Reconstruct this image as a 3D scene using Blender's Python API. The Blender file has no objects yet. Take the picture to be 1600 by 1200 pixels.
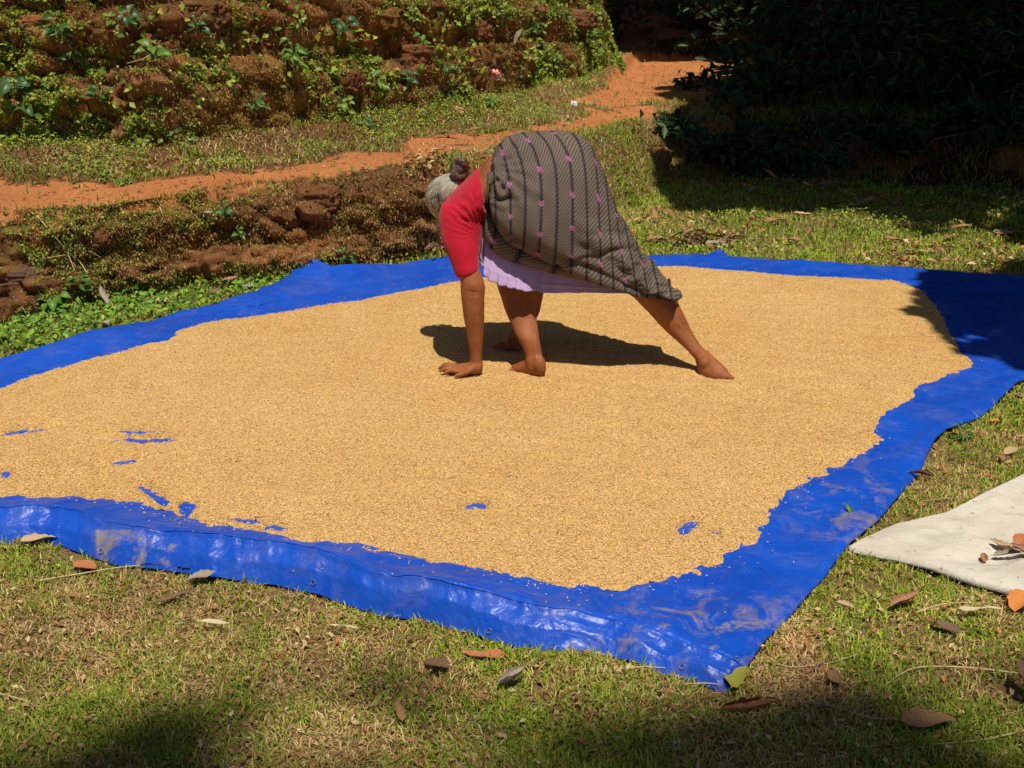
import bpy, bmesh, math, random
import numpy as np
from mathutils import Vector, Matrix, Quaternion

random.seed(7)
rng = np.random.default_rng(7)
R = math.radians
scene = bpy.context.scene

# ------------------------------------------------------------------ camera
CAM_H, PITCH, FPX = 1.5, R(21.5), 1750.0
cam_data = bpy.data.cameras.new('camera')
cam = bpy.data.objects.new('camera', cam_data)
scene.collection.objects.link(cam)
cam.location = (0, 0, CAM_H)
cam.rotation_euler = (math.pi / 2 - PITCH, 0, 0)
cam_data.sensor_width = 36.0
cam_data.lens = FPX / 1600 * 36.0
cam_data.clip_start = 0.05
cam_data.clip_end = 1000
scene.camera = cam

# ------------------------------------------------------------------ sky, sun, exposure
SUN = Vector((0.085, -0.295, 0.95)).normalized()          # towards the sun
SUN_ELEV = math.asin(SUN.z)
SUN_AZ = math.atan2(SUN.x, SUN.y)                       # from +Y, clockwise
world = bpy.data.worlds.new('World')
scene.world = world
world.use_nodes = True
wn = world.node_tree
for n in list(wn.nodes):
    wn.nodes.remove(n)
wo = wn.nodes.new('ShaderNodeOutputWorld')
wb = wn.nodes.new('ShaderNodeBackground')
ws = wn.nodes.new('ShaderNodeTexSky')
ws.sky_type = 'NISHITA'
ws.sun_disc = False
ws.sun_elevation = SUN_ELEV
ws.sun_rotation = SUN_AZ
wb.inputs['Strength'].default_value = 0.05
wn.links.new(ws.outputs[0], wb.inputs[0])
wn.links.new(wb.outputs[0], wo.inputs[0])
sun_data = bpy.data.lights.new('sun', 'SUN')
sun_data.energy = 5.0
sun_data.angle = R(0.55)
sun_data.color = (1.0, 0.935, 0.81)
sun = bpy.data.objects.new('sun', sun_data)
scene.collection.objects.link(sun)
sun.location = (2, -4, 12)
sun.rotation_euler = SUN.to_track_quat('Z', 'Y').to_euler()
vs = scene.view_settings
vs.view_transform = 'Standard'
vs.look = 'None'
vs.exposure = -0.08
vs.gamma = 1.0
vs.use_curve_mapping = False
scene.cycles.max_bounces = 6
scene.cycles.diffuse_bounces = 3
scene.cycles.transmission_bounces = 3
scene.cycles.use_adaptive_sampling = True
scene.cycles.adaptive_threshold = 0.02

# ------------------------------------------------------------------ surveying helpers
SP, CP = math.sin(PITCH), math.cos(PITCH)


def ray(px, py):
    u = (np.asarray(px, float) - 800) / FPX
    v = (600 - np.asarray(py, float)) / FPX
    return u, CP + v * SP, -SP + v * CP


def G(px, py, z=0.0):
    """place on the level z that the survey point names: (x, y)"""
    dx, dy, dz = ray(px, py)
    t = (z - CAM_H) / dz
    return dx * t, dy * t


def P(px, py, y):
    """point at distance y from the camera's foot"""
    dx, dy, dz = ray(px, py)
    t = y / dy
    return np.array([dx * t, y, CAM_H + dz * t])


def to_px(x, y, z):
    d = y * CP - (z - CAM_H) * SP
    v = y * SP + (z - CAM_H) * CP
    d = np.where(d < 0.05, 0.05, d)
    return 800 + FPX * x / d, 600 - FPX * v / d


# ------------------------------------------------------------------ noise
def _h(ix, iy, iz, s):
    n = (ix.astype(np.int64) * 374761393 + iy.astype(np.int64) * 668265263 + iz.astype(np.int64) * 2147483647 + s * 974634777) & 0x7fffffff
    n = ((n ^ (n >> 13)) * 1274126177) & 0x7fffffff
    n = n ^ (n >> 16)
    return (n & 0xffff) / 65535.0


def vnoise(x, y, z=0.0, s=0):
    x = np.asarray(x, float); y = np.asarray(y, float); z = np.zeros_like(x) + z
    ix, iy, iz = np.floor(x), np.floor(y), np.floor(z)
    fx, fy, fz = x - ix, y - iy, z - iz
    fx = fx * fx * (3 - 2 * fx); fy = fy * fy * (3 - 2 * fy); fz = fz * fz * (3 - 2 * fz)
    r = 0
    for a in (0, 1):
        for b in (0, 1):
            for c in (0, 1):
                w = (fx if a else 1 - fx) * (fy if b else 1 - fy) * (fz if c else 1 - fz)
                r = r + w * _h(ix + a, iy + b, iz + c, s)
    return r * 2 - 1


def fbm(x, y, z=0.0, s=0, o=4, g=0.5):
    r, a, f, t = 0, 1.0, 1.0, 0
    for i in range(o):
        r = r + a * vnoise(np.asarray(x) * f + 13.7 * i, np.asarray(y) * f, np.asarray(z) * f, s + i)
        t += a; a *= g; f *= 2.03
    return r / t


def worley(x, y, z=0.0, s=0):
    """distance to nearest feature point, second nearest, cell hash"""
    x = np.asarray(x, float); y = np.asarray(y, float); z = np.zeros_like(x) + z
    ix, iy, iz = np.floor(x), np.floor(y), np.floor(z)
    d1 = np.full(x.shape, 9.0); d2 = np.full(x.shape, 9.0); hid = np.zeros(x.shape)
    for a in (-1, 0, 1):
        for b in (-1, 0, 1):
            for c in (-1, 0, 1):
                cx, cy, cz = ix + a, iy + b, iz + c
                px = cx + _h(cx, cy, cz, s); py = cy + _h(cx, cy, cz, s + 1); pz = cz + _h(cx, cy, cz, s + 2)
                d = np.sqrt((px - x) ** 2 + (py - y) ** 2 + (pz - z) ** 2)
                hh = _h(cx, cy, cz, s + 3)
                near = d < d1
                d2 = np.where(near, d1, np.minimum(d2, d))
                hid = np.where(near, hh, hid)
                d1 = np.where(near, d, d1)
    return d1, d2, hid


def sstep(a, b, x):
    t = np.clip((np.asarray(x, float) - a) / (b - a), 0, 1)
    return t * t * (3 - 2 * t)


def in_poly(x, y, poly):
    x = np.asarray(x, float); y = np.asarray(y, float)
    c = np.zeros(x.shape, bool)
    n = len(poly)
    for i in range(n):
        x1, y1 = poly[i]; x2, y2 = poly[(i + 1) % n]
        if y1 == y2:
            continue
        k = ((y1 > y) != (y2 > y)) & (x < (x2 - x1) * (y - y1) / (y2 - y1) + x1)
        c ^= k
    return c


def seg_dist(x, y, pl):
    """distance to polyline"""
    x = np.asarray(x, float); y = np.asarray(y, float)
    best = np.full(x.shape, 1e9)
    for (x1, y1), (x2, y2) in zip(pl[:-1], pl[1:]):
        dx, dy = x2 - x1, y2 - y1
        t = np.clip(((x - x1) * dx + (y - y1) * dy) / (dx * dx + dy * dy + 1e-12), 0, 1)
        best = np.minimum(best, np.hypot(x - x1 - t * dx, y - y1 - t * dy))
    return best


# ------------------------------------------------------------------ mesh helpers
def make_mesh(name, v, f, mat=None, tint=None, uv=None, smooth=False):
    v = np.asarray(v, np.float32).reshape(-1, 3)
    f = np.asarray(f, np.int32)
    k = f.shape[1]
    m = bpy.data.meshes.new(name)
    m.vertices.add(len(v)); m.vertices.foreach_set('co', v.ravel())
    m.loops.add(f.size); m.loops.foreach_set('vertex_index', f.ravel())
    m.polygons.add(len(f))
    m.polygons.foreach_set('loop_start', np.arange(len(f), dtype=np.int32) * k)
    if smooth:
        m.polygons.foreach_set('use_smooth', np.ones(len(f), bool))
    if tint is not None:
        a = m.attributes.new('tint', 'FLOAT_COLOR', 'POINT')
        t = np.ones((len(v), 4), np.float32); t[:, :3] = tint
        a.data.foreach_set('color', t.ravel())
    if uv is not None:
        l = m.uv_layers.new(name='UVMap')
        l.data.foreach_set('uv', np.asarray(uv, np.float32)[f.ravel()].ravel())
    m.update(calc_edges=True)
    m.validate()
    if mat:
        m.materials.append(mat)
    return m


def v_of(me):
    a = np.empty(len(me.vertices) * 3, np.float32); me.vertices.foreach_get('co', a); return a.reshape(-1, 3).astype(float)


def link(name, mesh, parent=None, loc=None, label=None, cat=None, group=None, kind=None):
    o = bpy.data.objects.new(name, mesh)
    scene.collection.objects.link(o)
    if parent is not None:
        o.parent = parent
    if loc is not None:
        o.location = loc
    if label: o['label'] = label
    if cat: o['category'] = cat
    if group: o['group'] = group
    if kind: o['kind'] = kind
    return o


def grid_faces(nu, nv, wrap=False):
    i = np.arange(nu - 1 if not wrap else nu)
    j = np.arange(nv - 1)
    I, J = np.meshgrid(i, j, indexing='ij')
    I2 = (I + 1) % nu
    return np.stack([I * nv + J, I2 * nv + J, I2 * nv + J + 1, I * nv + J + 1], -1).reshape(-1, 4)


def tube(path, rad, n=8, squash=1.0):
    """closed tapering tube along a list of points -> verts, quads"""
    path = [Vector(p) for p in path]
    m = len(path)
    rad = list(rad) if hasattr(rad, '__len__') else [rad] * m
    V, F = [], []
    up = None
    for i in range(m):
        d = (path[min(i + 1, m - 1)] - path[max(i - 1, 0)]).normalized()
        if up is None:
            up = Vector((0, 0, 1)) if abs(d.z) < 0.9 else Vector((0, 1, 0))
        side = d.cross(up)
        if side.length < 1e-4:
            side = d.cross(Vector((1, 0, 0)))
        side.normalize(); up = side.cross(d).normalized()
        for k in range(n):
            a = 2 * math.pi * k / n
            V.append(path[i] + side * math.cos(a) * rad[i] + up * math.sin(a) * rad[i] * squash)
    for i in range(m - 1):
        for k in range(n):
            F.append((i * n + k, i * n + (k + 1) % n, (i + 1) * n + (k + 1) % n, (i + 1) * n + k))
    c0 = len(V); V.append(path[0]); c1 = len(V); V.append(path[-1])
    for k in range(n):
        F.append((c0, (k + 1) % n, k, k)); F.append((c1, (m - 1) * n + k, (m - 1) * n + (k + 1) % n, (m - 1) * n + (k + 1) % n))
    return [tuple(v) for v in V], F


class Geo:
    """collects pieces of one mesh"""
    def __init__(self):
        self.v = []; self.f = []

    def add(self, vf):
        V, F = vf
        o = len(self.v)
        self.v += [tuple(map(float, p)) for p in V]
        for q in F:
            q = [int(a) + o for a in q]
            out = []
            for a in q:
                if a not in out:
                    out.append(a)
            if len(out) > 2:
                self.f.append(out)
        return self

    def mesh(self, name, mat=None, smooth=True):
        m = bpy.data.meshes.new(name)
        m.from_pydata(self.v, [], self.f)
        bm = bmesh.new(); bm.from_mesh(m)
        bmesh.ops.recalc_face_normals(bm, faces=bm.faces)
        bm.to_mesh(m); bm.free()
        if smooth:
            m.polygons.foreach_set('use_smooth', np.ones(len(m.polygons), bool))
        if mat: m.materials.append(mat)
        return m


# ------------------------------------------------------------------ material helpers
class NT:
    def __init__(self, name):
        self.m = bpy.data.materials.new(name)
        self.m.use_nodes = True
        self.t = self.m.node_tree
        self.b = self.t.nodes['Principled BSDF']
        self.out = self.t.nodes['Material Output']

    def n(self, typ, **kw):
        nd = self.t.nodes.new(typ)
        for k, v in kw.items():
            setattr(nd, k, v)
        return nd

    def put(self, sock, val):
        if hasattr(val, 'default_value') or hasattr(val, 'is_output'):
            self.t.links.new(val, sock)
        elif isinstance(val, (tuple, list)) and len(val) == 3 and sock.type == 'RGBA':
            sock.default_value = (*val, 1)
        else:
            sock.default_value = val

    def math(self, op, a, b=0.0, c=None, clamp=False):
        nd = self.n('ShaderNodeMath', operation=op, use_clamp=clamp)
        self.put(nd.inputs[0], a); self.put(nd.inputs[1], b)
        if c is not None:
            self.put(nd.inputs[2], c)
        return nd.outputs[0]

    def mix(self, fac, a, b, mode='MIX'):
        nd = self.n('ShaderNodeMix', data_type='RGBA', blend_type=mode)
        self.put(nd.inputs[0], fac); self.put(nd.inputs[6], a); self.put(nd.inputs[7], b)
        return nd.outputs[2]

    def noise(self, scale, detail=4, rough=0.6, vec=None, dist=0.0):
        nd = self.n('ShaderNodeTexNoise')
        nd.inputs['Scale'].default_value = scale
        nd.inputs['Detail'].default_value = detail
        nd.inputs['Roughness'].default_value = rough
        nd.inputs['Distortion'].default_value = dist
        self.t.links.new(vec if vec is not None else self.pos(), nd.inputs['Vector'])
        return nd.outputs['Fac']

    def voronoi(self, scale, vec=None, feature='F1', out='Distance'):
        nd = self.n('ShaderNodeTexVoronoi', feature=feature)
        nd.inputs['Scale'].default_value = scale
        self.t.links.new(vec if vec is not None else self.pos(), nd.inputs['Vector'])
        return nd.outputs[out]

    def pos(self):
        if not hasattr(self, '_pos'):
            self._pos = self.n('ShaderNodeTexCoord').outputs['Object']
        return self._pos

    def ramp(self, fac, stops, interp='LINEAR'):
        nd = self.n('ShaderNodeValToRGB')
        cr = nd.color_ramp
        cr.interpolation = interp
        while len(cr.elements) < len(stops):
            cr.elements.new(0.5)
        for e, (p, c) in zip(cr.elements, stops):
            e.position = p
            e.color = (*c, 1) if len(c) == 3 else c
        self.put(nd.inputs[0], fac)
        return nd.outputs[0]

    def map(self, x, a, b, c=0.0, d=1.0):
        nd = self.n('ShaderNodeMapRange')
        nd.clamp = True
        self.put(nd.inputs[0], x)
        for i, v in enumerate((a, b, c, d)):
            nd.inputs[i + 1].default_value = v
        return nd.outputs[0]

    def bump(self, h, strength=0.5, dist=0.01, normal=None):
        nd = self.n('ShaderNodeBump')
        nd.inputs['Strength'].default_value = strength
        nd.inputs['Distance'].default_value = dist
        self.put(nd.inputs['Height'], h)
        if normal is not None:
            self.put(nd.inputs['Normal'], normal)
        return nd.outputs[0]

    def attr(self, name='tint'):
        return self.n('ShaderNodeAttribute', attribute_name=name).outputs['Color']

    def fin(self, color=None, rough=None, normal=None, spec=None, **kw):
        if color is not None: self.put(self.b.inputs['Base Color'], color)
        if rough is not None: self.put(self.b.inputs['Roughness'], rough)
        if normal is not None: self.put(self.b.inputs['Normal'], normal)
        if spec is not None: self.put(self.b.inputs['Specular IOR Level'], spec)
        for k, v in kw.items():
            self.put(self.b.inputs[k], v)
        return self.m


def translucent_mat(name, fac=0.3, rough=0.55, spec=0.35, tint_source='attr', color=None, vein=False):
    t = NT(name)
    c = t.attr() if tint_source == 'attr' else color
    if tint_source != 'attr':
        nz = t.noise(14, 3, 0.6)
        info = t.n('ShaderNodeObjectInfo').outputs['Random']
        c = t.mix(t.map(info, 0, 1, 0.0, 0.55), color, tuple(a * b for a, b in zip(color, (1.5, 1.18, 0.7))))
        c = t.mix(t.map(nz, 0.35, 0.7, 0, 0.45), c, tuple(a * 0.6 for a in color))
    t.fin(c, rough, spec=spec)
    tr = t.n('ShaderNodeBsdfTranslucent')
    t.put(tr.inputs[0], c)
    mx = t.n('ShaderNodeMixShader')
    mx.inputs[0].default_value = fac
    t.t.links.new(t.b.outputs[0], mx.inputs[1])
    t.t.links.new(tr.outputs[0], mx.inputs[2])
    t.t.links.new(mx.outputs[0], t.out.inputs[0])
    return t.m


def soil_mat(name='laterite_soil'):
    t = NT(name)
    c = t.attr()
    n1 = t.noise(6, 6, 0.65); n2 = t.noise(55, 4, 0.7); n3 = t.noise(240, 3, 0.7)
    c = t.mix(t.map(n1, 0.3, 0.7, 0.0, 0.5), c, t.mix(1.0, c, (0.72, 0.62, 0.52), 'MULTIPLY'))
    c = t.mix(t.map(n2, 0.5, 0.75, 0.0, 0.8), c, t.mix(1.0, c, (0.45, 0.36, 0.32), 'MULTIPLY'))
    c = t.mix(t.map(n3, 0.55, 0.75, 0.0, 0.35), c, t.mix(1.0, c, (1.5, 1.4, 1.3), 'MULTIPLY'))
    h = t.math('ADD', t.math('MULTIPLY', n2, 0.6), t.math('MULTIPLY', n3, 0.35))
    return t.fin(c, 0.95, t.bump(h, 1.0, 0.03), spec=0.12)


M_soil = soil_mat()

# ------------------------------------------------------------------ terrain survey lines: (picture survey point, level)
def line(pts, z):
    a = []
    for px, py in pts:
        x, y = G(px, py, z)
        a.append((float(x), float(y)))
    a.sort()
    return np.array(a)


L0 = line([(-500, 620), (0, 515), (130, 478), (300, 452), (440, 440), (560, 418), (690, 404), (800, 385), (900, 360), (990, 330), (1055, 286), (1250, 282), (1500, 300), (1800, 330)], 0.0)
L1 = line([(-500, 350), (0, 332), (150, 330), (300, 308), (400, 290), (520, 288), (650, 277), (750, 256), (900, 222), (1000, 192), (1040, 184), (1150, 172), (1300, 172), (1600, 190), (1900, 220)], 0.37)
L3 = line([(-500, 300), (0, 284), (200, 284), (350, 272), (500, 252), (700, 205), (850, 185), (930, 152), (990, 92), (1100, 88)], 0.43)
L4 = line([(-500, 250), (0, 236), (250, 240), (450, 210), (650, 178), (800, 152), (900, 126), (960, 96)], 0.50)


def yl(L, x):
    return np.interp(x, L[:, 0], L[:, 1])


def y0(x): return yl(L0, x)
def y1(x): return np.maximum(yl(L1, x), yl(L0, x) + 0.12)
def y3(x): return np.maximum(yl(L3, x), y1(x) + 0.15)
def y4(x): return np.maximum(yl(L4, x), y3(x) + 0.12)
def zt(x): return 0.40 - 0.06 * sstep(0.0, 1.0, x)
def bank_h(x): return (0.95 - 0.30 * sstep(-0.9, 0.7, x)) * (1 - sstep(0.72, 1.02, x))


def smooth_h(x, y):
    a0, a1, a3, a4 = y0(x), y1(x), y3(x), y4(x)
    z = zt(x) * sstep(0, 1, (y - a0 - 0.05) / (a1 - a0))
    z = z + 0.05 * np.clip((y - a1) / (a3 - a1), 0, 1)
    z = z + 0.10 * sstep(0, 1, (y - a3) / (a4 - a3))
    z = z + bank_h(x) * sstep(0, 1, (y - a4 - 0.15) / 0.5)
    z = z + 0.10 * np.clip(y - a4 - 0.8, 0, 6) * (1 - sstep(0.7, 1.1, x))
    far = np.clip(y - 11.6, 0, 14) * sstep(0.9, 1.6, x)
    z = z + 0.22 * far
    z = z + 0.5 * sstep(0, 2.0, (y - a1 - 0.6)) * sstep(2.2, 3.6, x)
    return z


PATH_A = [(-4.2, 4.6)]


def path_mask(x, y):
    """1 on the bare laterite track"""
    z = smooth_h(x, y)
    px, py = to_px(x, y, z)
    w = 10 * fbm(x * 3, y * 3, 0, 5) + 7 * fbm(x * 14, y * 14, 0, 6) + 5 * vnoise(x * 40, y * 40, 0, 7)
    a = in_poly(px + w, py + w * 0.8, [(-900, 330), (-400, 328), (0, 346), (120, 344), (230, 326), (330, 312), (430, 294), (560, 272), (690, 246), (800, 222), (900, 205), (980, 196), (1040, 180), (1020, 168), (960, 170),
                                       (860, 190), (700, 209), (600, 232), (500, 256), (350, 276), (200, 287), (0, 286), (-400, 292), (-900, 300)])
    b = in_poly(px + w, py + w * 0.5, [(875, 162), (925, 146), (950, 128), (960, 92), (960, 84), (1000, 82), (1140, 92), (1230, 96), (1190, 125), (1170, 145), (1090, 158), (1000, 164), (950, 170)])
    return (a | b).astype(float)


def lawn_h(x, y):
    """final height of the ground"""
    z = smooth_h(x, y)
    am = 0.012 + 0.03 * sstep(0.0, 0.3, y - y0(x))
    return z + am * fbm(x * 2.2, y * 2.2, 0, 11, 4) + 0.006 * fbm(x * 18, y * 18, 0, 12, 3) * (1 - 0.0)


# ------------------------------------------------------------------ ground (one sheet out to the horizon)
def axis(parts):
    a = []
    for s, e, st in parts:
        a += list(np.arange(s, e - 1e-6, st))
    a.append(parts[-1][1])
    return np.array(a)


gx = axis([(-160, -40, 12), (-40, -10, 3), (-10, -4, 0.3), (-4, 4.5, 0.024), (4.5, 12, 0.2), (12, 40, 3), (40, 160, 12)])
gy = axis([(-160, -40, 12), (-40, -6, 3), (-6, 1.4, 0.3), (1.4, 4.2, 0.035), (4.2, 9.5, 0.022), (9.5, 13, 0.045), (13, 24, 0.4), (24, 60, 3), (60, 220, 12)])
XX, YY = np.meshgrid(gx, gy, indexing='ij')
ZZ = lawn_h(XX, YY)
pm = path_mask(XX, YY)
base_lawn = np.array([0.30, 0.20, 0.085])
base_bank = np.array([0.22, 0.11, 0.045])
base_path = np.array([0.66, 0.265, 0.10])
bm_ = sstep(-0.15, 0.15, YY - y0(XX))[..., None]
bm_ = bm_ * (1 - 0.75 * (sstep(-0.3, 0.1, XX) * (1 - sstep(1.1, 1.4, XX)))[..., None])
col = base_lawn * (1 - bm_) + base_bank * bm_
shade_tint = (sstep(1.15, 1.6, XX) * sstep(-0.4, 0.1, YY - y0(XX)))[..., None]
col = col * (1 - shade_tint) + np.array([0.06, 0.035, 0.02]) * shade_tint  # deep shade painted into the ground colour under the trees
# worn patches of bare laterite
bare = sstep(0.12, 0.32, fbm(XX * 2.3, YY * 2.3, 0, 21))[..., None] * bm_ * 0.65
col = col * (1 - bare) + base_path * 0.85 * bare
patch = 0.85 * np.exp(-(((XX + 1.15) / 0.35) ** 2 + ((YY - 5.25) / 0.22) ** 2))[..., None]
col = col * (1 - patch) + base_path * patch
col = col * (1 - pm[..., None]) + base_path * (1 + 0.12 * fbm(XX * 5, YY * 5, 0, 3))[..., None] * pm[..., None]
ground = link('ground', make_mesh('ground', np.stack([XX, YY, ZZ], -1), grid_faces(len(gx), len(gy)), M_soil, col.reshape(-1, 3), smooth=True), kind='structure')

# ------------------------------------------------------------------ laterite banks (rough faces with lumps and overhangs)
def bank(name, xs, fy0, fy1, fz0, fz1, nt, seed, ledges, amp=0.06, lump=7.0, step=0.10):
    t = np.linspace(0, 1, nt)
    X, T = np.meshgrid(xs, t, indexing='ij')
    a0, a1 = fy0(X), fy1(X)
    z0, z1 = fz0(X), fz1(X)
    k = T * ledges
    wob = 0.35 * fbm(X * 1.3, T * 3, 0, seed + 9)
    fr = (k + wob) - np.floor(k + wob)
    prof = (np.floor(k + wob) + sstep(0.72, 1.0, fr)) / ledges        # runs back only on ledge tops
    prof = np.clip(0.45 * T + 0.55 * prof, 0, 1)
    Yb = a0 + (a1 - a0) * prof
    Zb = z0 + (z1 - z0) * (0.85 * T + 0.15 * np.sin(T * math.pi / 2))
    low_ = seed == 31
    d1, d2, hid = worley(X * lump, Yb * lump, Zb * lump * 1.5, seed)
    e = np.clip((d2 - d1) * 2.2, 0, 1)
    d = amp * (e ** 0.6 * (0.6 + 0.8 * hid) - 0.45) + amp * 0.9 * fbm(X * 4, Yb * 4, Zb * 5, seed + 2) + amp * 0.60 * fbm(X * 24, Yb * 22, Zb * 22, seed + 3, 4, 0.65)
    edge = np.sin(np.clip(T, 0, 1) * math.pi) ** 0.35
    over = step * (fr - 0.5) * 0.8 * edge                              # each course leans out a little
    n = np.stack([0.25 * fbm(X * 9, Zb * 9, 0, seed + 5), -0.92 + 0 * X, 0.35 + 0.2 * fbm(X * 6, Zb * 6, 0, seed + 6)], -1)
    Vv = np.stack([X, Yb, Zb], -1) + n * (d * edge + over)[..., None]
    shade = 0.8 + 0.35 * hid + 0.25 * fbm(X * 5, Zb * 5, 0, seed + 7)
    moss = sstep(0.0, 0.5, fbm(X * 3.3, Yb * 3.3, Zb * 3.3, seed + 8))
    c = np.array([0.36, 0.165, 0.068]) * shade[..., None]
    c = c * (1 - 0.6 * moss[..., None]) + np.array([0.42, 0.27, 0.06]) * 0.6 * moss[..., None]
    c = c * (0.78 if low_ else 1.0)
    orange = sstep(0.15, 0.4, fbm(X * 2.1, Zb * 2.1, 3, seed + 4))[..., None] * (0.5 if low_ else 1.0)
    c = c * (1 - 0.7 * orange) + np.array([0.55, 0.24, 0.09]) * 0.7 * orange
    gp_ = 0.9 * np.exp(-(((Vv[..., 0] + 1.1) / 0.28) ** 2 + ((Vv[..., 2] - 0.05) / 0.10) ** 2))[..., None] * (seed == 31)
    c = c * (1 - gp_) + np.array([0.58, 0.25, 0.10]) * gp_
    pocket_shade = sstep(0.22, 0.02, (d2 - d1))[..., None]
    c = c * (1 - 0.35 * pocket_shade)  # shade in the crevices between lumps, darkened into the colour
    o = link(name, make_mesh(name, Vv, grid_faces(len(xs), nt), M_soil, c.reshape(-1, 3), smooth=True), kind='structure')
    return Vv.reshape(-1, 3)


xs_l = np.arange(-4.2, 0.02, 0.012)
low_pts = bank('low_earth_bank', xs_l, lambda x: y0(x) - 0.02, lambda x: y1(x) + 0.04, lambda x: -0.05 + 0 * x, lambda x: (zt(x) - 0.012) * (1 - 0.75 * sstep(-0.45, 0.0, x)), 64, 31, 2.3, amp=0.085, lump=7, step=0.13)
xs_u = np.arange(-4.2, 1.04, 0.012)
up_pts = bank('high_earth_bank', xs_u, lambda x: y4(x) - 0.05, lambda x: y4(x) + 0.62, lambda x: smooth_h(x, y4(x) - 0.05) - 0.05, lambda x: smooth_h(x, y4(x) - 0.05) + bank_h(x) + 0.03, 120, 57, 3.2, amp=0.085, lump=5.0, step=0.19)


# ------------------------------------------------------------------ tarpaulin outline (metres, from the survey)
def poly_xy(pts, z):
    return [tuple(float(c) for c in G(px, py, z)) for px, py in pts]


near_px = [(-620, 790), (-300, 822), (0, 853), (60, 850), (100, 857), (150, 876), (190, 887), (250, 893), (330, 905), (430, 916), (500, 934), (560, 955), (600, 966), (660, 972), (720, 990), (800, 1012), (850, 1020), (900, 1018), (935, 1022), (1000, 1042), (1060, 1062), (1110, 1076), (1135, 1085)]
right_px = [(1135, 1085), (1165, 1050), (1190, 1010), (1240, 960), (1290, 900), (1325, 855), (1370, 820), (1400, 782), (1440, 732), (1462, 690), (1480, 672), (1530, 655), (1570, 620), (1590, 600), (1660, 575), (1950, 490)]
far_px = [(480, 424), (520, 431), (560, 426), (620, 416), (700, 404), (800, 401), (900, 400), (1030, 399), (1112, 402), (1125, 393), (1138, 404), (1250, 410), (1380, 419), (1500, 427), (1600, 432), (1950, 490)]
left_px = [(-620, 790), (-300, 655), (-150, 605), (0, 562), (60, 549), (150, 526), (230, 505), (280, 486), (330, 479), (400, 464), (440, 446), (480, 424)]
TZ = 0.02
near_c, right_c, far_c, left_c = (np.array(poly_xy(q, TZ)) for q in (near_px, right_px, far_px, left_px))
near_c = np.array(poly_xy(near_px, 0.0)); right_c = np.array(poly_xy(right_px, 0.012))
right_c[0] = near_c[-1]; left_c[0] = near_c[0]; far_c[-1] = right_c[-1]; far_c[0] = left_c[-1]
tarp_poly = [tuple(p) for p in np.concatenate([near_c[:-1], right_c[:-1], far_c[::-1][:-1], left_c[::-1][:-1]])]


def resample(c, n):
    s = np.concatenate([[0], np.cumsum(np.hypot(*np.diff(c, axis=0).T))])
    t = np.linspace(0, s[-1], n)
    return np.stack([np.interp(t, s, c[:, 0]), np.interp(t, s, c[:, 1])], -1)


def rim_h(x):
    return np.interp(x, [-3, -1.4, -1.1, -0.6, -0.2, 0.05, 0.25, 0.48], [0.034, 0.040, 0.044, 0.046, 0.050, 0.042, 0.026, 0.012])


def tarp_z(x, y, wr=True):
    dn = seg_dist(x, y, [tuple(p) for p in near_c])
    dr = seg_dist(x, y, [tuple(p) for p in right_c])
    df = np.minimum(seg_dist(x, y, [tuple(p) for p in far_c]), seg_dist(x, y, [tuple(p) for p in left_c]))
    rh = rim_h(x) * (1 + 0.22 * vnoise(x * 5, 0 * x, 0, 41))
    wob = 0.070 + 0.018 * vnoise(x * 4.0, 0 * x, 0, 43)
    z = 0.024 + rh * np.where(dn < wob, np.clip(dn / wob, 0, 1) ** 0.9, np.clip(1 - (dn - wob) / 0.22, 0, 1) ** 1.2) + 0.006 * np.exp(-((dn - wob) / 0.007) ** 2) - 0.022 * (1 - np.clip(dn / 0.03, 0, 1))
    z = z + 0.014 * (1 - sstep(0.0, 0.10, dr)) * (0.4 + vnoise(x * 4, y * 4, 0, 44)) - 0.010 * (1 - sstep(0, 0.02, dr))
    # long low folds following the far and left edges
    fold = (1 - sstep(0.05, 0.3, df))
    z = z + fold * 0.022 * (0.5 + vnoise(x * 2.5 + y, y * 2.5, 0, 45)) + 0.07 * np.exp(-(((x + 1.02) / 0.3) ** 2 + ((y - 5.28) / 0.12) ** 2))
    if wr:
        edge = np.minimum(np.minimum(dn, dr), df)
        m = (1 - sstep(0.25, 0.6, edge))
        z = z + m * (0.006 * fbm(x * 4 + 2 * y, y * 4 - x, 0, 46, 3) + 0.0030 * (1 - np.abs(fbm(x * 9, y * 9, 0, 47, 3)) * 3))
        # soft cross wrinkles on the face of the near rim
        z = z + (1 - sstep(0.06, 0.14, dn)) * sstep(0.0, 0.03, dn) * (0.0035 * vnoise(x * 14, y * 4, 0, 48) + 0.0022 * (1 - 3 * np.abs(vnoise(x * 24 + 3 * y, y * 8, 0, 50))))
        z = z - 0.006 * np.exp(-((dn - wob - 0.020) / 0.008) ** 2) * sstep(-1.0, -0.4, x)
        # crumple at the near corner
        kc = np.exp(-(((x - 0.42) / 0.28) ** 2 + ((y - 2.25) / 0.25) ** 2))
        z = z + kc * 0.014 * fbm(x * 9 - 6 * y, y * 7, 0, 49, 3)
    return z


NU, NV = 520, 380
cn, cf = resample(near_c, NU), resample(far_c, NU)
cl, cr = resample(left_c, NV), resample(right_c, NV)
U = np.linspace(0, 1, NU)[:, None, None]
Vp = np.linspace(0, 1, NV)
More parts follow.
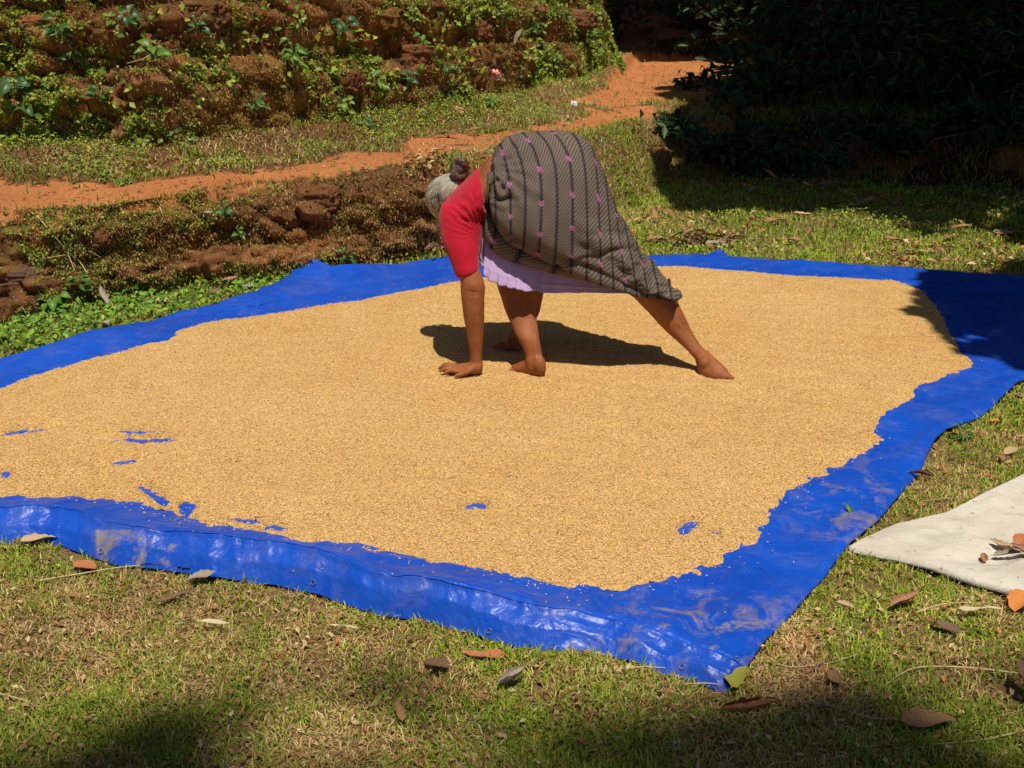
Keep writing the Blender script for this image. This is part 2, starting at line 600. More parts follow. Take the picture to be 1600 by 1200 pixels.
# put more rows close to the near and far edges
Vp = 0.5 * Vp + 0.5 * (0.5 - 0.5 * np.cos(Vp * math.pi))
dens = np.linspace(0, 1, NV)
def pick(c, t): 
    k = np.clip(t, 0, 1) * (len(c) - 1); i = np.minimum(k.astype(int), len(c) - 2); f = (k - i)[:, None]
    return c[i] * (1 - f) + c[i + 1] * f
Vw = Vp ** 1.35
cl2, cr2 = pick(cl, Vw), pick(cr, Vw)
V3 = Vw[None, :, None]
S = (1 - V3) * cn[:, None] + V3 * cf[:, None] + (1 - U) * cl2[None] + U * cr2[None] - ((1 - U) * (1 - V3) * cn[0] + U * (1 - V3) * cn[-1] + (1 - U) * V3 * cf[0] + U * V3 * cf[-1])
TX, TY = S[..., 0], S[..., 1]
TZm = tarp_z(TX, TY)

t = NT('blue_tarpaulin')
n1 = t.noise(3.2, 6, 0.62, dist=0.8)
n2 = t.noise(26, 5, 0.7)
edge_c = t.attr()
sep = t.n('ShaderNodeSeparateColor'); t.put(sep.inputs[0], edge_c)
dust_zone = sep.outputs[0]
c = t.mix(t.map(n1, 0.35, 0.7), (0.004, 0.058, 0.42), (0.006, 0.080, 0.52))
mud = t.math('MULTIPLY', t.map(t.noise(8.0, 9, 0.74, dist=0.7), 0.50, 0.60), dust_zone)
mud = t.math('MULTIPLY', mud, t.map(n2, 0.35, 0.6, 0.35, 1.0))
c = t.mix(mud, c, (0.26, 0.20, 0.12))
haze_d = t.math('MULTIPLY', t.map(t.noise(9, 5, 0.7), 0.45, 0.8), 0.07)
c = t.mix(haze_d, c, (0.2, 0.22, 0.3))
h = t.math('ADD', t.math('MULTIPLY', t.noise(12, 3, 0.5, dist=0.6), 1.0), t.math('MULTIPLY', t.noise(45, 3, 0.5), 0.25))
M_tarp = t.fin(c, t.map(mud, 0, 1, 0.38, 0.8), t.bump(h, 0.55, 0.02), spec=0.4)
px_, py_ = to_px(TX, TY, TZm)
dz = np.exp(-(((px_ - 1090) / 170) ** 2 + ((py_ - 985) / 60) ** 2)) * 1.15
dz = np.maximum(dz, 0.8 * np.exp(-(((px_ - 1330) / 90) ** 2 + ((py_ - 790) / 70) ** 2)))
dz = np.maximum(dz, 1.2 * ((px_ > 150) & (px_ < 275) & (py_ > 828)) * (1.0))
dz = np.maximum(dz, 0.13)
tarp = link('blue_tarpaulin', make_mesh('blue_tarpaulin', np.stack([TX, TY, TZm], -1), grid_faces(NU, NV), M_tarp, np.repeat(np.clip(dz, 0, 1).reshape(-1, 1), 3, 1), smooth=True),
            label='large wrinkled bright blue plastic tarpaulin spread over the lawn under the grain', cat='tarpaulin')
md = tarp.modifiers.new('thickness', 'SOLIDIFY'); md.thickness = 0.003; md.offset = -1
# stitched seam along the crease of the near rim
_nc = resample(near_c, 700)
_tn = np.gradient(_nc, axis=0); _tn /= np.linalg.norm(_tn, axis=1)[:, None]
_wb = 0.070 + 0.018 * vnoise(_nc[:, 0] * 4.0, 0 * _nc[:, 0], 0, 43)
_sm = _nc + np.stack([-_tn[:, 1], _tn[:, 0]], -1) * _wb[:, None]
for _ in range(12):
    _sm[1:-1] = (_sm[:-2] + 2 * _sm[1:-1] + _sm[2:]) / 4
_sm = _sm[20:-60]
_sz = tarp_z(_sm[:, 0], _sm[:, 1]) + 0.0004
link('seam', Geo().add(tube([tuple(q) for q in np.column_stack([_sm, _sz])][::2], [0.0024 * min(1.0, 0.15 + min(i, 310 - i) / 25) for i in range(len(_sm[::2]))], 6, 0.6)).mesh('seam', M_tarp), parent=tarp)
M_eye = NT('eyelet_metal'); M_eye = M_eye.fin((0.10, 0.16, 0.40), 0.35, Metallic=0.3)
for ex, ey_ in ((490, 911), (766, 986), (1066, 1043), (1150, 1030), (160, 862)):
    d_ = np.hypot(px_ - ex, py_ - ey_); k_ = np.unravel_index(np.argmin(d_), d_.shape)
    ctr_ = np.array([TX[k_], TY[k_], TZm[k_]])
    i0, j0 = min(max(k_[0], 2), NU - 3), min(max(k_[1], 2), NV - 3)
    pt = lambda a, b: Vector((TX[a, b], TY[a, b], TZm[a, b]))
    nn_ = (pt(i0 + 2, j0) - pt(i0 - 2, j0)).cross(pt(i0, j0 + 2) - pt(i0, j0 - 2)).normalized()
    if nn_.z < 0: nn_ = -nn_
    q_ = nn_.to_track_quat('Z', 'Y')
    ring = [q_ @ Vector((math.cos(a) * 0.006, math.sin(a) * 0.006, 0.0022)) for a in np.linspace(0, math.tau, 17)]
    link('eyelet', Geo().add(tube(ring, 0.0014, 6)).mesh('eyelet', M_eye), parent=tarp, loc=tuple(ctr_))

# ------------------------------------------------------------------ paddy grain
grain_px = [(-540, 775), (-280, 680), (-120, 640), (0, 605), (30, 592), (100, 572), (180, 549), (230, 537), (268, 529), (280, 513), (310, 505), (350, 498), (420, 490), (500, 476), (560, 468), (620, 456), (700, 441), (780, 428), (900, 418), (1000, 415), (1060, 415), (1130, 420), (1250, 430), (1400, 437),
            (1440, 452), (1460, 475), (1475, 500), (1490, 530), (1515, 562), (1500, 575), (1440, 601), (1395, 640), (1362, 664), (1372, 682), (1350, 705), (1320, 725), (1260, 755), (1220, 780), (1200, 800), (1185, 840), (1150, 862), (1080, 890), (1000, 905), (915, 922), (870, 915), (800, 905), (700, 890),
            (660, 885), (640, 872), (600, 865), (560, 868), (540, 872), (515, 858), (480, 855), (400, 842), (330, 835), (280, 822), (240, 803), (200, 790), (130, 782), (60, 782), (0, 785), (-300, 772), (-540, 775)]
GZ = 0.03
gp = poly_xy(grain_px, GZ)
holes = [(35, 675, 36, 4, -8), (228, 688, 42, 4, 0), (215, 674, 40, 3, 0), (198, 722, 30, 4, -8), (228, 608, 6, 3, 0), (203, 609, 5, 2, 0), (240, 773, 20, 7, 30), (222, 797, 26, 8, 0), (258, 806, 26, 6, 20), (300, 826, 22, 6, 15), (560, 862, 24, 6, 0), (292, 796, 9, 10, 20), (745, 790, 13, 5, 0), (798, 742, 7, 3, -20),
         (1074, 826, 16, 6, -35), (392, 822, 26, 5, 5), (430, 832, 14, 5, 5), (6, 742, 10, 5, 10), (1118, 834, 5, 3, 0), (283, 816, 16, 5, 10), (188, 662, 8, 3, 0), (365, 724, 6, 3, -10), (345, 838, 20, 4, 0), (500, 868, 22, 5, 5)]


def grain_field(x, y):
    """thickness of the grain layer, metres (<0: none)"""
    ins = in_poly(x, y, gp)
    d = seg_dist(x, y, gp + [gp[0]])
    sd = np.where(ins, d, -d)
    sd = sd + 0.016 * fbm(x * 16, y * 16, 0, 61, 3) + 0.012 * vnoise(x * 38, y * 38, 0, 60) * (y < 3.2) + 0.008 * vnoise(x * 70, y * 70, 0, 64)
    th = np.where(sd > 0, 0.018 * (1 - np.exp(-np.clip(sd, 0, 9) / 0.05)), np.clip(sd * 0.5, -0.012, 0)) + 0.006 * fbm(x * 1.7, y * 2.3, 0, 62, 3) * sstep(0.02, 0.2, sd)
    # rake marks left by feet and hands
    th = th + 0.0032 * np.sin((y + 0.25 * x + 0.06 * fbm(x * 1.5, y * 1.5, 0, 68)) * 60 + 4 * fbm(x * 2, y * 2, 0, 66)) * sstep(0.05, 0.2, sd) * sstep(-0.1, 0.3, fbm(x, y, 0, 67))
    px, py = to_px(x, y, GZ)
    for hx, hy, rx, ry, an in holes:
        a = R(an); ux = (px - hx) * math.cos(a) + (py - hy) * math.sin(a); uy = -(px - hx) * math.sin(a) + (py - hy) * math.cos(a)
        q = (ux / rx) ** 2 + (uy / ry) ** 2
        q = q + 1.3 * vnoise(x * 75, y * 75, 0, 63) + 1.0 * vnoise(x * 30, y * 30, 0, 69)
        th = np.minimum(th, np.clip((q - 1.5) * 0.0075, -0.009, 1))
    return th, sd


gsx = np.arange(-2.6, 2.9, 0.0075); gsy = np.arange(2.2, 5.62, 0.0075)
GXX, GYY = np.meshgrid(gsx, gsy, indexing='ij')
TH, SD = grain_field(GXX, GYY)
base_t = tarp_z(GXX, GYY, False)
micro = 0.0016 * vnoise(GXX * 110, GYY * 110, 0, 65)
GZZ = base_t + TH + 0.001 + micro
keep = TH > -0.008
fc = grid_faces(len(gsx), len(gsy))
kf = keep.ravel()[fc].sum(1) >= 3
fc = fc[kf]
used, inv = np.unique(fc.ravel(), return_inverse=True)
gv = np.stack([GXX, GYY, GZZ], -1).reshape(-1, 3)[used]
gf = inv.reshape(-1, 4)
t = NT('paddy_grain')
v1 = t.n('ShaderNodeTexVoronoi'); v1.inputs['Scale'].default_value = 290
mp = t.n('ShaderNodeMapping'); mp.inputs['Scale'].default_value = (1, 0.62, 1); t.put(mp.inputs[0], t.pos()); t.put(v1.inputs['Vector'], mp.outputs[0])
big = t.noise(1.3, 5, 0.6)
mid = t.noise(9, 4, 0.6)
sp = t.n('ShaderNodeSeparateColor'); t.put(sp.inputs[0], v1.outputs['Color'])
c = t.ramp(sp.outputs[0], [(0.0, (0.33, 0.18, 0.06)), (0.16, (0.57, 0.34, 0.118)), (0.6, (0.665, 0.418, 0.155)), (1.0, (0.79, 0.54, 0.245))])
c = t.mix(t.map(big, 0.35, 0.65, 0, 0.65), c, t.mix(1.0, c, (0.9, 0.8, 0.66), 'MULTIPLY'))
c = t.mix(t.map(mid, 0.42, 0.7, 0, 0.4), c, t.mix(1.0, c, (0.8, 0.72, 0.6), 'MULTIPLY'))
c = t.mix(t.map(v1.outputs['Distance'], 0.5, 0.9, 0, 0.6), c, (0.2, 0.095, 0.03))
hh = t.math('SUBTRACT', 1.0, v1.outputs['Distance'])
M_grain = t.fin(c, 0.75, t.bump(hh, 0.75, 0.004), spec=0.25)
paddy = link('paddy_grain', make_mesh('paddy_grain', gv, gf, M_grain, smooth=True), label='wide thin layer of golden unhusked rice drying on the blue tarpaulin', cat='grain', kind='stuff')


# loose husks over the surface and thrown past its edges
def kernels(n, seed, fn):
    r = np.random.default_rng(seed)
    x, y, z, tone = fn(r, n)
    n = len(x)
    th = r.uniform(0, math.tau, n); tip = r.normal(0, 0.28, n)
    L = r.uniform(0.0027, 0.0041, n); W = L * r.uniform(0.32, 0.42, n)
    ax = np.stack([np.cos(th) * np.cos(tip), np.sin(th) * np.cos(tip), np.sin(tip)], -1)
    sd = np.stack([-np.sin(th), np.cos(th), 0 * th], -1)
    up = np.cross(ax, sd)
    c = np.stack([x, y, z], -1)
    v = np.stack([c + ax * L[:, None], c - ax * L[:, None], c + sd * W[:, None], c - sd * W[:, None], c + up * W[:, None] * 0.9], 1)
    f = np.array([[0, 2, 4], [2, 1, 4], [1, 3, 4], [3, 0, 4]])
    F = (np.arange(n)[:, None, None] * 5 + f[None]).reshape(-1, 3)
    tint = np.repeat(tone, 5, 0)
    return v.reshape(-1, 3), F, tint


def kern_pts(r, n):
    y = 2.25 + (5.5 - 2.25) * r.random(n) ** 1.9
    x = r.uniform(-0.52, 0.48, n) * (y + 0.45)
    th, sd = grain_field(x, y)
    ok = (th > 0.002)
    k = r.random(n)
    stray = (~ok) & in_poly(x, y, tarp_poly) & (k < 0.075 * np.exp(np.clip(sd, -1, 0) / 0.03))
    ok = ok | stray
    x, y, th, k = x[ok], y[ok], th[ok], r.random(ok.sum())
    z = tarp_z(x, y, False) + np.maximum(th, -0.0) + np.where(th > 0.002, 0.003, 0.006)
    pal = np.array([[0.67, 0.42, 0.165], [0.78, 0.53, 0.25], [0.53, 0.31, 0.105], [0.30, 0.16, 0.06], [0.85, 0.63, 0.35]])
    return x, y, z, pal[np.searchsorted([0.42, 0.68, 0.87, 0.95], k)]


t = NT('rice_husk')
M_husk = t.fin(t.attr(), 0.6, spec=0.3)
v, f, tn = kernels(170000, 5, kern_pts)
link('rice_kernels', make_mesh('rice_kernels', v, f, M_husk, tn), label='loose rice kernels scattered over the drying grain and its edges', cat='rice kernels', kind='stuff')

# ------------------------------------------------------------------ white sack sheet at the right
s_top = [(1326, 849), (1345, 838), (1400, 814), (1480, 796), (1540, 765), (1600, 736), (1720, 700), (1900, 690)]
s_bot = [(1326, 862), (1350, 868), (1400, 878), (1450, 890), (1520, 915), (1600, 936), (1760, 985), (1960, 1000)]
st = resample(np.array(poly_xy(s_top, 0.03)), 150); sb = resample(np.array(poly_xy(s_bot, 0.012)), 150)
sack_poly = [tuple(p) for p in np.concatenate([st, sb[::-1]])]
W = np.linspace(0, 1, 90)[None, :, None]
SS = sb[:, None] * (1 - W) + st[:, None] * W
sx, sy = SS[..., 0], SS[..., 1]
ed = np.minimum(np.linspace(0, 1, 90)[None, :], 1 - np.linspace(0, 1, 90)[None, :]) * np.hypot(*(st - sb).T)[:, None]
sz = 0.010 + 0.018 * np.clip(ed / 0.012, 0, 1) ** 0.5 + 0.030 * sstep(0, 0.15, ed) * (0.35 + fbm(sx * 3 + sy, sy * 3, 0, 71, 3)) + 0.011 * (1 - np.abs(fbm(sx * 5 - 4 * sy, sy * 5 + sx * 2, 0, 72, 3)) * 3) * sstep(0, 0.1, ed)
sz = np.maximum(sz, 0.012)
t = NT('woven_sack')
w1 = t.n('ShaderNodeTexWave', wave_type='BANDS'); w1.inputs['Scale'].default_value = 60; w1.inputs['Distortion'].default_value = 1.5; t.put(w1.inputs['Vector'], t.pos())
mp = t.n('ShaderNodeMapping'); mp.inputs['Scale'].default_value = (3, 22, 3); mp.inputs['Rotation'].default_value = (0, 0, 0.45); t.put(mp.inputs[0], t.pos())
strk = t.noise(4, 5, 0.65, vec=mp.outputs[0])
c = t.mix(t.map(t.noise(4, 5, 0.6), 0.35, 0.7), (0.62, 0.57, 0.49), (0.47, 0.41, 0.33))
c = t.mix(t.map(strk, 0.5, 0.72, 0, 0.45), c, (0.42, 0.35, 0.27))
c = t.mix(t.map(t.noise(60, 2, 0.5), 0.66, 0.74, 0, 0.7), c, (0.22, 0.17, 0.12))
M_sack = t.fin(c, 0.7, t.bump(t.math('ADD', t.math('MULTIPLY', w1.outputs['Fac'], 0.03), t.noise(18, 4, 0.6, dist=0.5)), 0.45, 0.014), spec=0.3)
sack = link('sack_sheet', make_mesh('sack_sheet', np.stack([sx, sy, sz], -1), grid_faces(150, 90), M_sack, smooth=True), label='dirty white woven sack spread flat on the lawn with its corner against the blue tarpaulin', cat='sack')
md = sack.modifiers.new('thickness', 'SOLIDIFY'); md.thickness = 0.009; md.offset = -1


# ------------------------------------------------------------------ grass
def blades(x, y, z, L, Wd, lean, head, tint, bend=0.5):
    n = len(x)
    dx, dy = np.cos(head), np.sin(head)
    sxv, syv = -dy, dx
    c = np.stack([x, y, z], -1)
    side = np.stack([sxv, syv, 0 * x], -1) * Wd[:, None] * 0.5
    d1 = np.stack([dx * np.sin(lean * 0.6), dy * np.sin(lean * 0.6), np.cos(lean * 0.6)], -1)
    l2 = lean * (1 + bend)
    d2 = np.stack([dx * np.sin(l2), dy * np.sin(l2), np.cos(l2)], -1)
    mid = c + d1 * (L * 0.5)[:, None]
    tip = mid + d2 * (L * 0.5)[:, None]
    tip[:, 2] = np.maximum(tip[:, 2], z + 0.002)
    v = np.stack([c - side, c + side, mid - side * 0.85, mid + side * 0.85, tip], 1).reshape(-1, 3)
    f = np.array([[0, 1, 3], [0, 3, 2], [2, 3, 4]])
    F = (np.arange(n)[:, None, None] * 5 + f[None]).reshape(-1, 3)
    return v, F, np.repeat(tint, 5, 0)


def ground_pts(n, ya, yb, pw, r, xa=-0.53, xb=0.53):
    y = ya + (yb - ya) * r.random(n) ** pw
    x = r.uniform(xa, xb, n) * (y + 0.6)
    return x, y


def mixcol(k, pal, cuts):
    return np.array(pal)[np.searchsorted(cuts, k)]


M_blade = translucent_mat('grass_blade', 0.22, 0.6, 0.25)
M_straw = NT('dry_straw'); M_straw = M_straw.fin(M_straw.attr(), 0.8, spec=0.2)


def lawn(n, ya, yb, pw, seed, Ls, name, label, gain=1.0, greener=0.0, straw_share=0.42, width=(0.0022, 0.004), keepfn=None):
    r = np.random.default_rng(seed)
    x, y = ground_pts(n, ya, yb, pw, r)
    # clumps: part of the blades gather round shared roots
    ns = n // 45; si = r.integers(0, ns, n); cl = r.random(n) < 0.62
    sx0 = x[:ns][si]; sy0 = y[:ns][si]; sp_ = r.gamma(2.0, 0.009, n) * (0.5 + 0.3 * sy0); sa = r.uniform(0, math.tau, n)
    x = np.where(cl, sx0 + np.cos(sa) * sp_, x); y = np.where(cl, sy0 + np.sin(sa) * sp_, y)
    ok = ~in_poly(x, y, [tuple(p) for p in tarp_poly]) & ~in_poly(x, y, sack_poly)
    x, y = x[ok], y[ok]
    dens = fbm(x * 5, y * 5, 0, 81, 3) + 0.5 * fbm(x * 17, y * 17, 0, 82, 2)
    ok = r.random(len(x)) < 0.78 + 0.8 * dens
    if keepfn is not None:
        ok &= keepfn(x, y, r)
    x, y = x[ok], y[ok]
    m = len(x)
    gpatch = fbm(x * 3.2, y * 3.2, 0, 83, 3) * 1.1 + fbm(x * 12, y * 12, 0, 84, 2) * 0.7 + greener
    k = r.random(m) - gpatch * 0.75
    straw = k > 1 - straw_share
    kk = r.random(m)
    green = mixcol(kk, [[0.28, 0.36, 0.035], [0.19, 0.29, 0.028], [0.40, 0.44, 0.055], [0.52, 0.45, 0.10]], [0.4, 0.65, 0.88])
    dry = mixcol(kk, [[0.62, 0.42, 0.17], [0.78, 0.60, 0.31], [0.46, 0.25, 0.09], [0.30, 0.14, 0.06]], [0.38, 0.62, 0.84])
    tint = np.where(straw[:, None], dry, green) * (gain * r.uniform(0.75, 1.2, m) * (1 + 0.4 * fbm(x * 2.1, y * 2.1, 0, 86, 3)))[:, None]
    L = r.uniform(*Ls, m) * np.where(straw, 1.15, 1.0)
    lean = np.where(straw, r.uniform(0.9, 1.5, m), np.abs(r.normal(0.85, 0.45, m)))
    wd = r.uniform(*width, m) * np.where(straw, 0.75, 1.0)
    z = lawn_h(x, y) - 0.003
    v, f, tn = blades(x, y, z, L, wd, lean, r.uniform(0, math.tau, m), tint)
    return link(name, make_mesh(name, v, f, M_blade, tn), label=label, cat='grass', kind='stuff')


def not_path(x, y, r):
    return (path_mask(x, y) < 0.5) | (r.random(len(x)) < 0.05)


def flat_side(x, y, r):
    return y < y0(x) + 0.1


lawn(300000, 1.55, 3.6, 1.25, 91, (0.014, 0.040), 'lawn_grass', 'short sun bleached lawn grass mixed with dry straw in front of the tarpaulin', gain=0.90, greener=0.12, keepfn=flat_side)


def far_lawn(x, y, r):
    return (y < y0(x) + 0.08) & ((x > -0.2) | (y > 3.9))


lawn(230000, 3.4, 8.4, 1.2, 92, (0.02, 0.06), 'meadow_grass', 'brighter green grass growing between the tarpaulin and the earth bank', gain=0.92, greener=0.80, straw_share=0.26, width=(0.004, 0.009), keepfn=far_lawn)


def terrace(x, y, r):
    a = (y > y0(x) + 0.02) & (y < y4(x) + 0.15)
    return a & not_path(x, y, r) & (r.random(len(x)) < 0.85)


lawn(330000, 4.6, 12.0, 1.1, 93, (0.02, 0.07), 'bank_grass', 'low green and dry grass on the terrace beside the orange path', gain=0.72, greener=0.10, straw_share=0.46, width=(0.004, 0.009), keepfn=terrace)


def slope_side(x, y, r):
    return (x > -0.35) & (x < 1.5) & (y > y0(x) - 0.3) & (y < y1(x) + 0.5) & not_path(x, y, r)


lawn(260000, 5.4, 9.0, 1.0, 94, (0.018, 0.05), 'slope_grass', 'thin green and dry grass on the worn slope between the skirt and the dark hollow', gain=0.85, greener=0.02, straw_share=0.48, width=(0.004, 0.009), keepfn=slope_side)


# grass and weeds rooted in the bank faces
def face_scatter(pts, n, seed, s_leaf, name, label, bias, cats='weeds'):
    r = np.random.default_rng(seed)
    i = r.integers(0, len(pts), n)
    p = pts[i] + r.normal(0, 0.006, (n, 3)) + np.array([0, -0.012, 0.006])
    q = fbm(p[:, 0] * 2.6, p[:, 1] * 2.6, p[:, 2] * 3.5, seed, 4) + 0.4 * fbm(p[:, 0] * 11, p[:, 1] * 11, p[:, 2] * 11, seed + 1, 2) + bias(p)
    ok = r.random(n) < sstep(-0.02, 0.22, q)
    px, py = to_px(p[:, 0], p[:, 1], p[:, 2])
    ok &= (px > -260) & (px < 1860) & (py > -160)
    p = p[ok]; m = len(p)
    k = r.random(m)
    return r, p, k, m


def leaf_cards(p, r, size, tint, face=(0, -0.5, 0.7), jit=0.7, ratio=0.55):
    m = len(p)
    nrm = np.array(face)[None] + r.normal(0, jit, (m, 3))
    nrm /= np.linalg.norm(nrm, axis=1)[:, None]
    a = r.normal(0, 1, (m, 3)); a -= nrm * (a * nrm).sum(1)[:, None]; a /= np.linalg.norm(a, axis=1)[:, None]
    b = np.cross(nrm, a)
    s = size[:, None]
    fold = nrm * s * 0.16
    v = np.stack([p - a * s * 0.5, p + b * s * ratio * 0.5 - a * s * 0.08 + fold, p + a * s * 0.5, p - b * s * ratio * 0.5 - a * s * 0.08 + fold], 1).reshape(-1, 3)
    f = np.array([[0, 1, 2], [0, 2, 3]])
    F = (np.arange(m)[:, None, None] * 4 + f[None]).reshape(-1, 3)
    return v, F, np.repeat(tint, 4, 0)


M_leafcard = translucent_mat('weed_leaf', 0.3, 0.5, 0.35)
GREENS = [[0.26, 0.38, 0.035], [0.16, 0.28, 0.03], [0.40, 0.50, 0.045], [0.55, 0.56, 0.07], [0.10, 0.21, 0.05]]
CUTS = [0.32, 0.58, 0.78, 0.9]

r, p, k, m = face_scatter(up_pts, 150000, 101, 0, '', '', lambda p: -0.16 + 0.25 * sstep(0.80, 0.55, p[:, 2]) + 0.22 * sstep(-1.0, 0.2, p[:, 0]))
v, f, tn = leaf_cards(p, r, r.uniform(0.008, 0.028, m) * (1 + 0.7 * (r.random(m) > 0.9)), mixcol(k, GREENS, CUTS) * r.uniform(0.65, 1.2, m)[:, None])
link('bank_weeds', make_mesh('bank_weeds', v, f, M_leafcard, tn), label='small leafy weeds and creepers covering the high earth bank', cat='weeds', kind='stuff')
r, p, k, m = face_scatter(up_pts, 4600, 105, 0, '', '', lambda p: -0.05 + 0.15 * sstep(-1.2, 0.2, p[:, 0]))
p = p + np.stack([r.normal(0, 0.01, m), -np.abs(r.normal(0.025, 0.015, m)), np.abs(r.normal(0.01, 0.01, m))], -1)
v, f, tn = leaf_cards(p, r, r.uniform(0.022, 0.052, m), mixcol(k, GREENS, CUTS) * r.uniform(0.5, 1.05, m)[:, None], jit=0.5, ratio=0.7)
link('bank_creepers', make_mesh('bank_creepers', v, f, M_leafcard, tn), label='larger creeper leaves trailing over the high earth bank', cat='creepers', kind='stuff')
r, p, k, m = face_scatter(low_pts, 60000, 111, 0, '', '', lambda p: -0.06 + 0.2 * sstep(0.12, 0.02, p[:, 2]))
v, f, tn = leaf_cards(p, r, r.uniform(0.006, 0.020, m), mixcol(k, GREENS, CUTS) * r.uniform(0.6, 1.1, m)[:, None])
link('low_bank_weeds', make_mesh('low_bank_weeds', v, f, M_leafcard, tn), label='tiny green weeds sprouting from the low brown bank', cat='weeds', kind='stuff')

# dry rootlets and dead stalks hanging on both faces
r = np.random.default_rng(120)
pts = np.concatenate([low_pts[r.integers(0, len(low_pts), 70000)], up_pts[r.integers(0, len(up_pts), 130000)]])
px, py = to_px(pts[:, 0], pts[:, 1], pts[:, 2])
pts = pts[(px > -200) & (px < 1850)]
q = fbm(pts[:, 0] * 3, pts[:, 1] * 3, pts[:, 2] * 4, 5, 3)
pts = pts[r.random(len(pts)) < sstep(-0.35, 0.25, q)]
m = len(pts)
tint = mixcol(r.random(m), [[0.40, 0.21, 0.08], [0.52, 0.34, 0.12], [0.68, 0.50, 0.27], [0.22, 0.10, 0.045], [0.42, 0.40, 0.08]], [0.30, 0.55, 0.62, 0.78])
v, f, tn = blades(pts[:, 0], pts[:, 1] - 0.008, pts[:, 2], r.uniform(0.015, 0.055, m), r.uniform(0.002, 0.0045, m), r.uniform(0.3, 2.0, m), r.uniform(-math.pi, 0, m), tint)
link('dry_stalks', make_mesh('dry_stalks', v, f, M_straw, tn), label='brown dry stalks and rootlets matted over the earth banks', cat='dry stalks', kind='stuff')

# low weeds on the grass strips at the foot of both banks
def strip(n, seed, ya, yb, cond, size, name, label, pal=GREENS):
    r = np.random.default_rng(seed)
    x, y = ground_pts(n, ya, yb, 1.1, r)
    ok = cond(x, y, r) & ~in_poly(x, y, tarp_poly)
    x, y = x[ok], y[ok]
    q = fbm(x * 3, y * 3, 0, seed, 3)
    ok = r.random(len(x)) < sstep(-0.25, 0.3, q)
    x, y = x[ok], y[ok]; m = len(x)
    z = lawn_h(x, y) + r.uniform(0.004, 0.05, m)
    p = np.stack([x, y, z], -1)
    v, f, tn = leaf_cards(p, r, r.uniform(*size, m), mixcol(r.random(m), pal, CUTS) * r.uniform(0.75, 1.25, m)[:, None], face=(0.05, -0.25, 1.0), jit=0.4)
    link(name, make_mesh(name, v, f, M_leafcard, tn), label=label, cat='weeds', kind='stuff')


strip(260000, 131, 5.0, 10.0, lambda x, y, r: (y > y3(x) - 0.02) & (y < y4(x) + 0.2) & (path_mask(x, y) < 0.5) & (x < 1.1), (0.006, 0.020), 'path_weeds', 'low green weeds along the upper side of the orange path')
strip(30000, 132, 3.9, 5.6, lambda x, y, r: (y < y0(x) + 0.1) & (y > y0(x) - 0.75) & (x < -1.0), (0.014, 0.04), 'foot_weeds', 'bright green weeds at the foot of the low bank by the tarpaulin', [[0.17, 0.33, 0.03], [0.11, 0.24, 0.025], [0.24, 0.40, 0.04], [0.36, 0.46, 0.06], [0.08, 0.18, 0.03]])
strip(26000, 133, 5.5, 8.5, lambda x, y, r: (x > 0.7) & (y < y0(x) + 0.1), (0.010, 0.026), 'clover_weeds', 'small bright weeds in the grass behind the tarpaulin')

# brown leaf crumbs over everything that is not path
r = np.random.default_rng(140)
x, y = ground_pts(34000, 1.55, 9.0, 1.1, r)
ok = ~in_poly(x, y, tarp_poly) & ~in_poly(x, y, sack_poly) & (r.random(len(x)) < np.where(path_mask(x, y) > 0.5, 0.10, 0.8))
x, y = x[ok], y[ok]; m = len(x)
p = np.stack([x, y, lawn_h(x, y) + r.uniform(0.004, 0.018, m)], -1)
v, f, tn = leaf_cards(p, r, r.uniform(0.006, 0.022, m), mixcol(r.random(m), [[0.30, 0.15, 0.07], [0.42, 0.27, 0.13], [0.20, 0.10, 0.05], [0.50, 0.38, 0.2], [0.4, 0.16, 0.06]], CUTS), face=(0, 0, 1), jit=0.35)
link('leaf_crumbs', make_mesh('leaf_crumbs', v, f, M_straw, tn), label='crumbs of broken dead leaves strewn through the grass', cat='leaf litter', kind='stuff')

# litter of larger dry leaves behind the far edge of the tarpaulin and in the half shade
r = np.random.default_rng(142)
lx_, ly_ = [], []
for q_, n_ in (([(1330, 418), (1370, 392), (1480, 376), (1640, 370), (1700, 420), (1500, 424)], 230), ([(1180, 318), (1250, 296), (1650, 310), (1650, 372), (1400, 350)], 130), ([(620, 404), (640, 370), (700, 350), (720, 400)], 160), ([(520, 428), (560, 400), (640, 396), (640, 412)], 50), ([(980, 395), (1000, 330), (1180, 330), (1200, 400)], 110)):
    qx = np.array(q_, float)
    ax_ = r.uniform(qx[:, 0].min(), qx[:, 0].max(), n_ * 3); ay_ = r.uniform(qx[:, 1].min(), qx[:, 1].max(), n_ * 3)
    k_ = in_poly(ax_, ay_, q_)
    a_, b_ = G(ax_[k_], ay_[k_], 0.0)
    lx_.append(a_[:n_]); ly_.append(b_[:n_])
x, y = np.concatenate(lx_), np.concatenate(ly_)
ok = ~in_poly(x, y, tarp_poly); x, y = x[ok], y[ok]; m = len(x)
p = np.stack([x, y, lawn_h(x, y) + r.uniform(0.012, 0.045, m)], -1)
v, f, tn = leaf_cards(p, r, r.uniform(0.02, 0.06, m), mixcol(r.random(m), [[0.34, 0.17, 0.08], [0.44, 0.26, 0.12], [0.28, 0.13, 0.06], [0.62, 0.46, 0.26], [0.5, 0.2, 0.07]], CUTS), face=(0, 0, 1), jit=0.35, ratio=0.45)
link('leaf_litter', make_mesh('leaf_litter', v, f, M_straw, tn), label='brown dry leaf litter in the grass behind the far side of the tarpaulin', cat='leaf litter', kind='stuff')

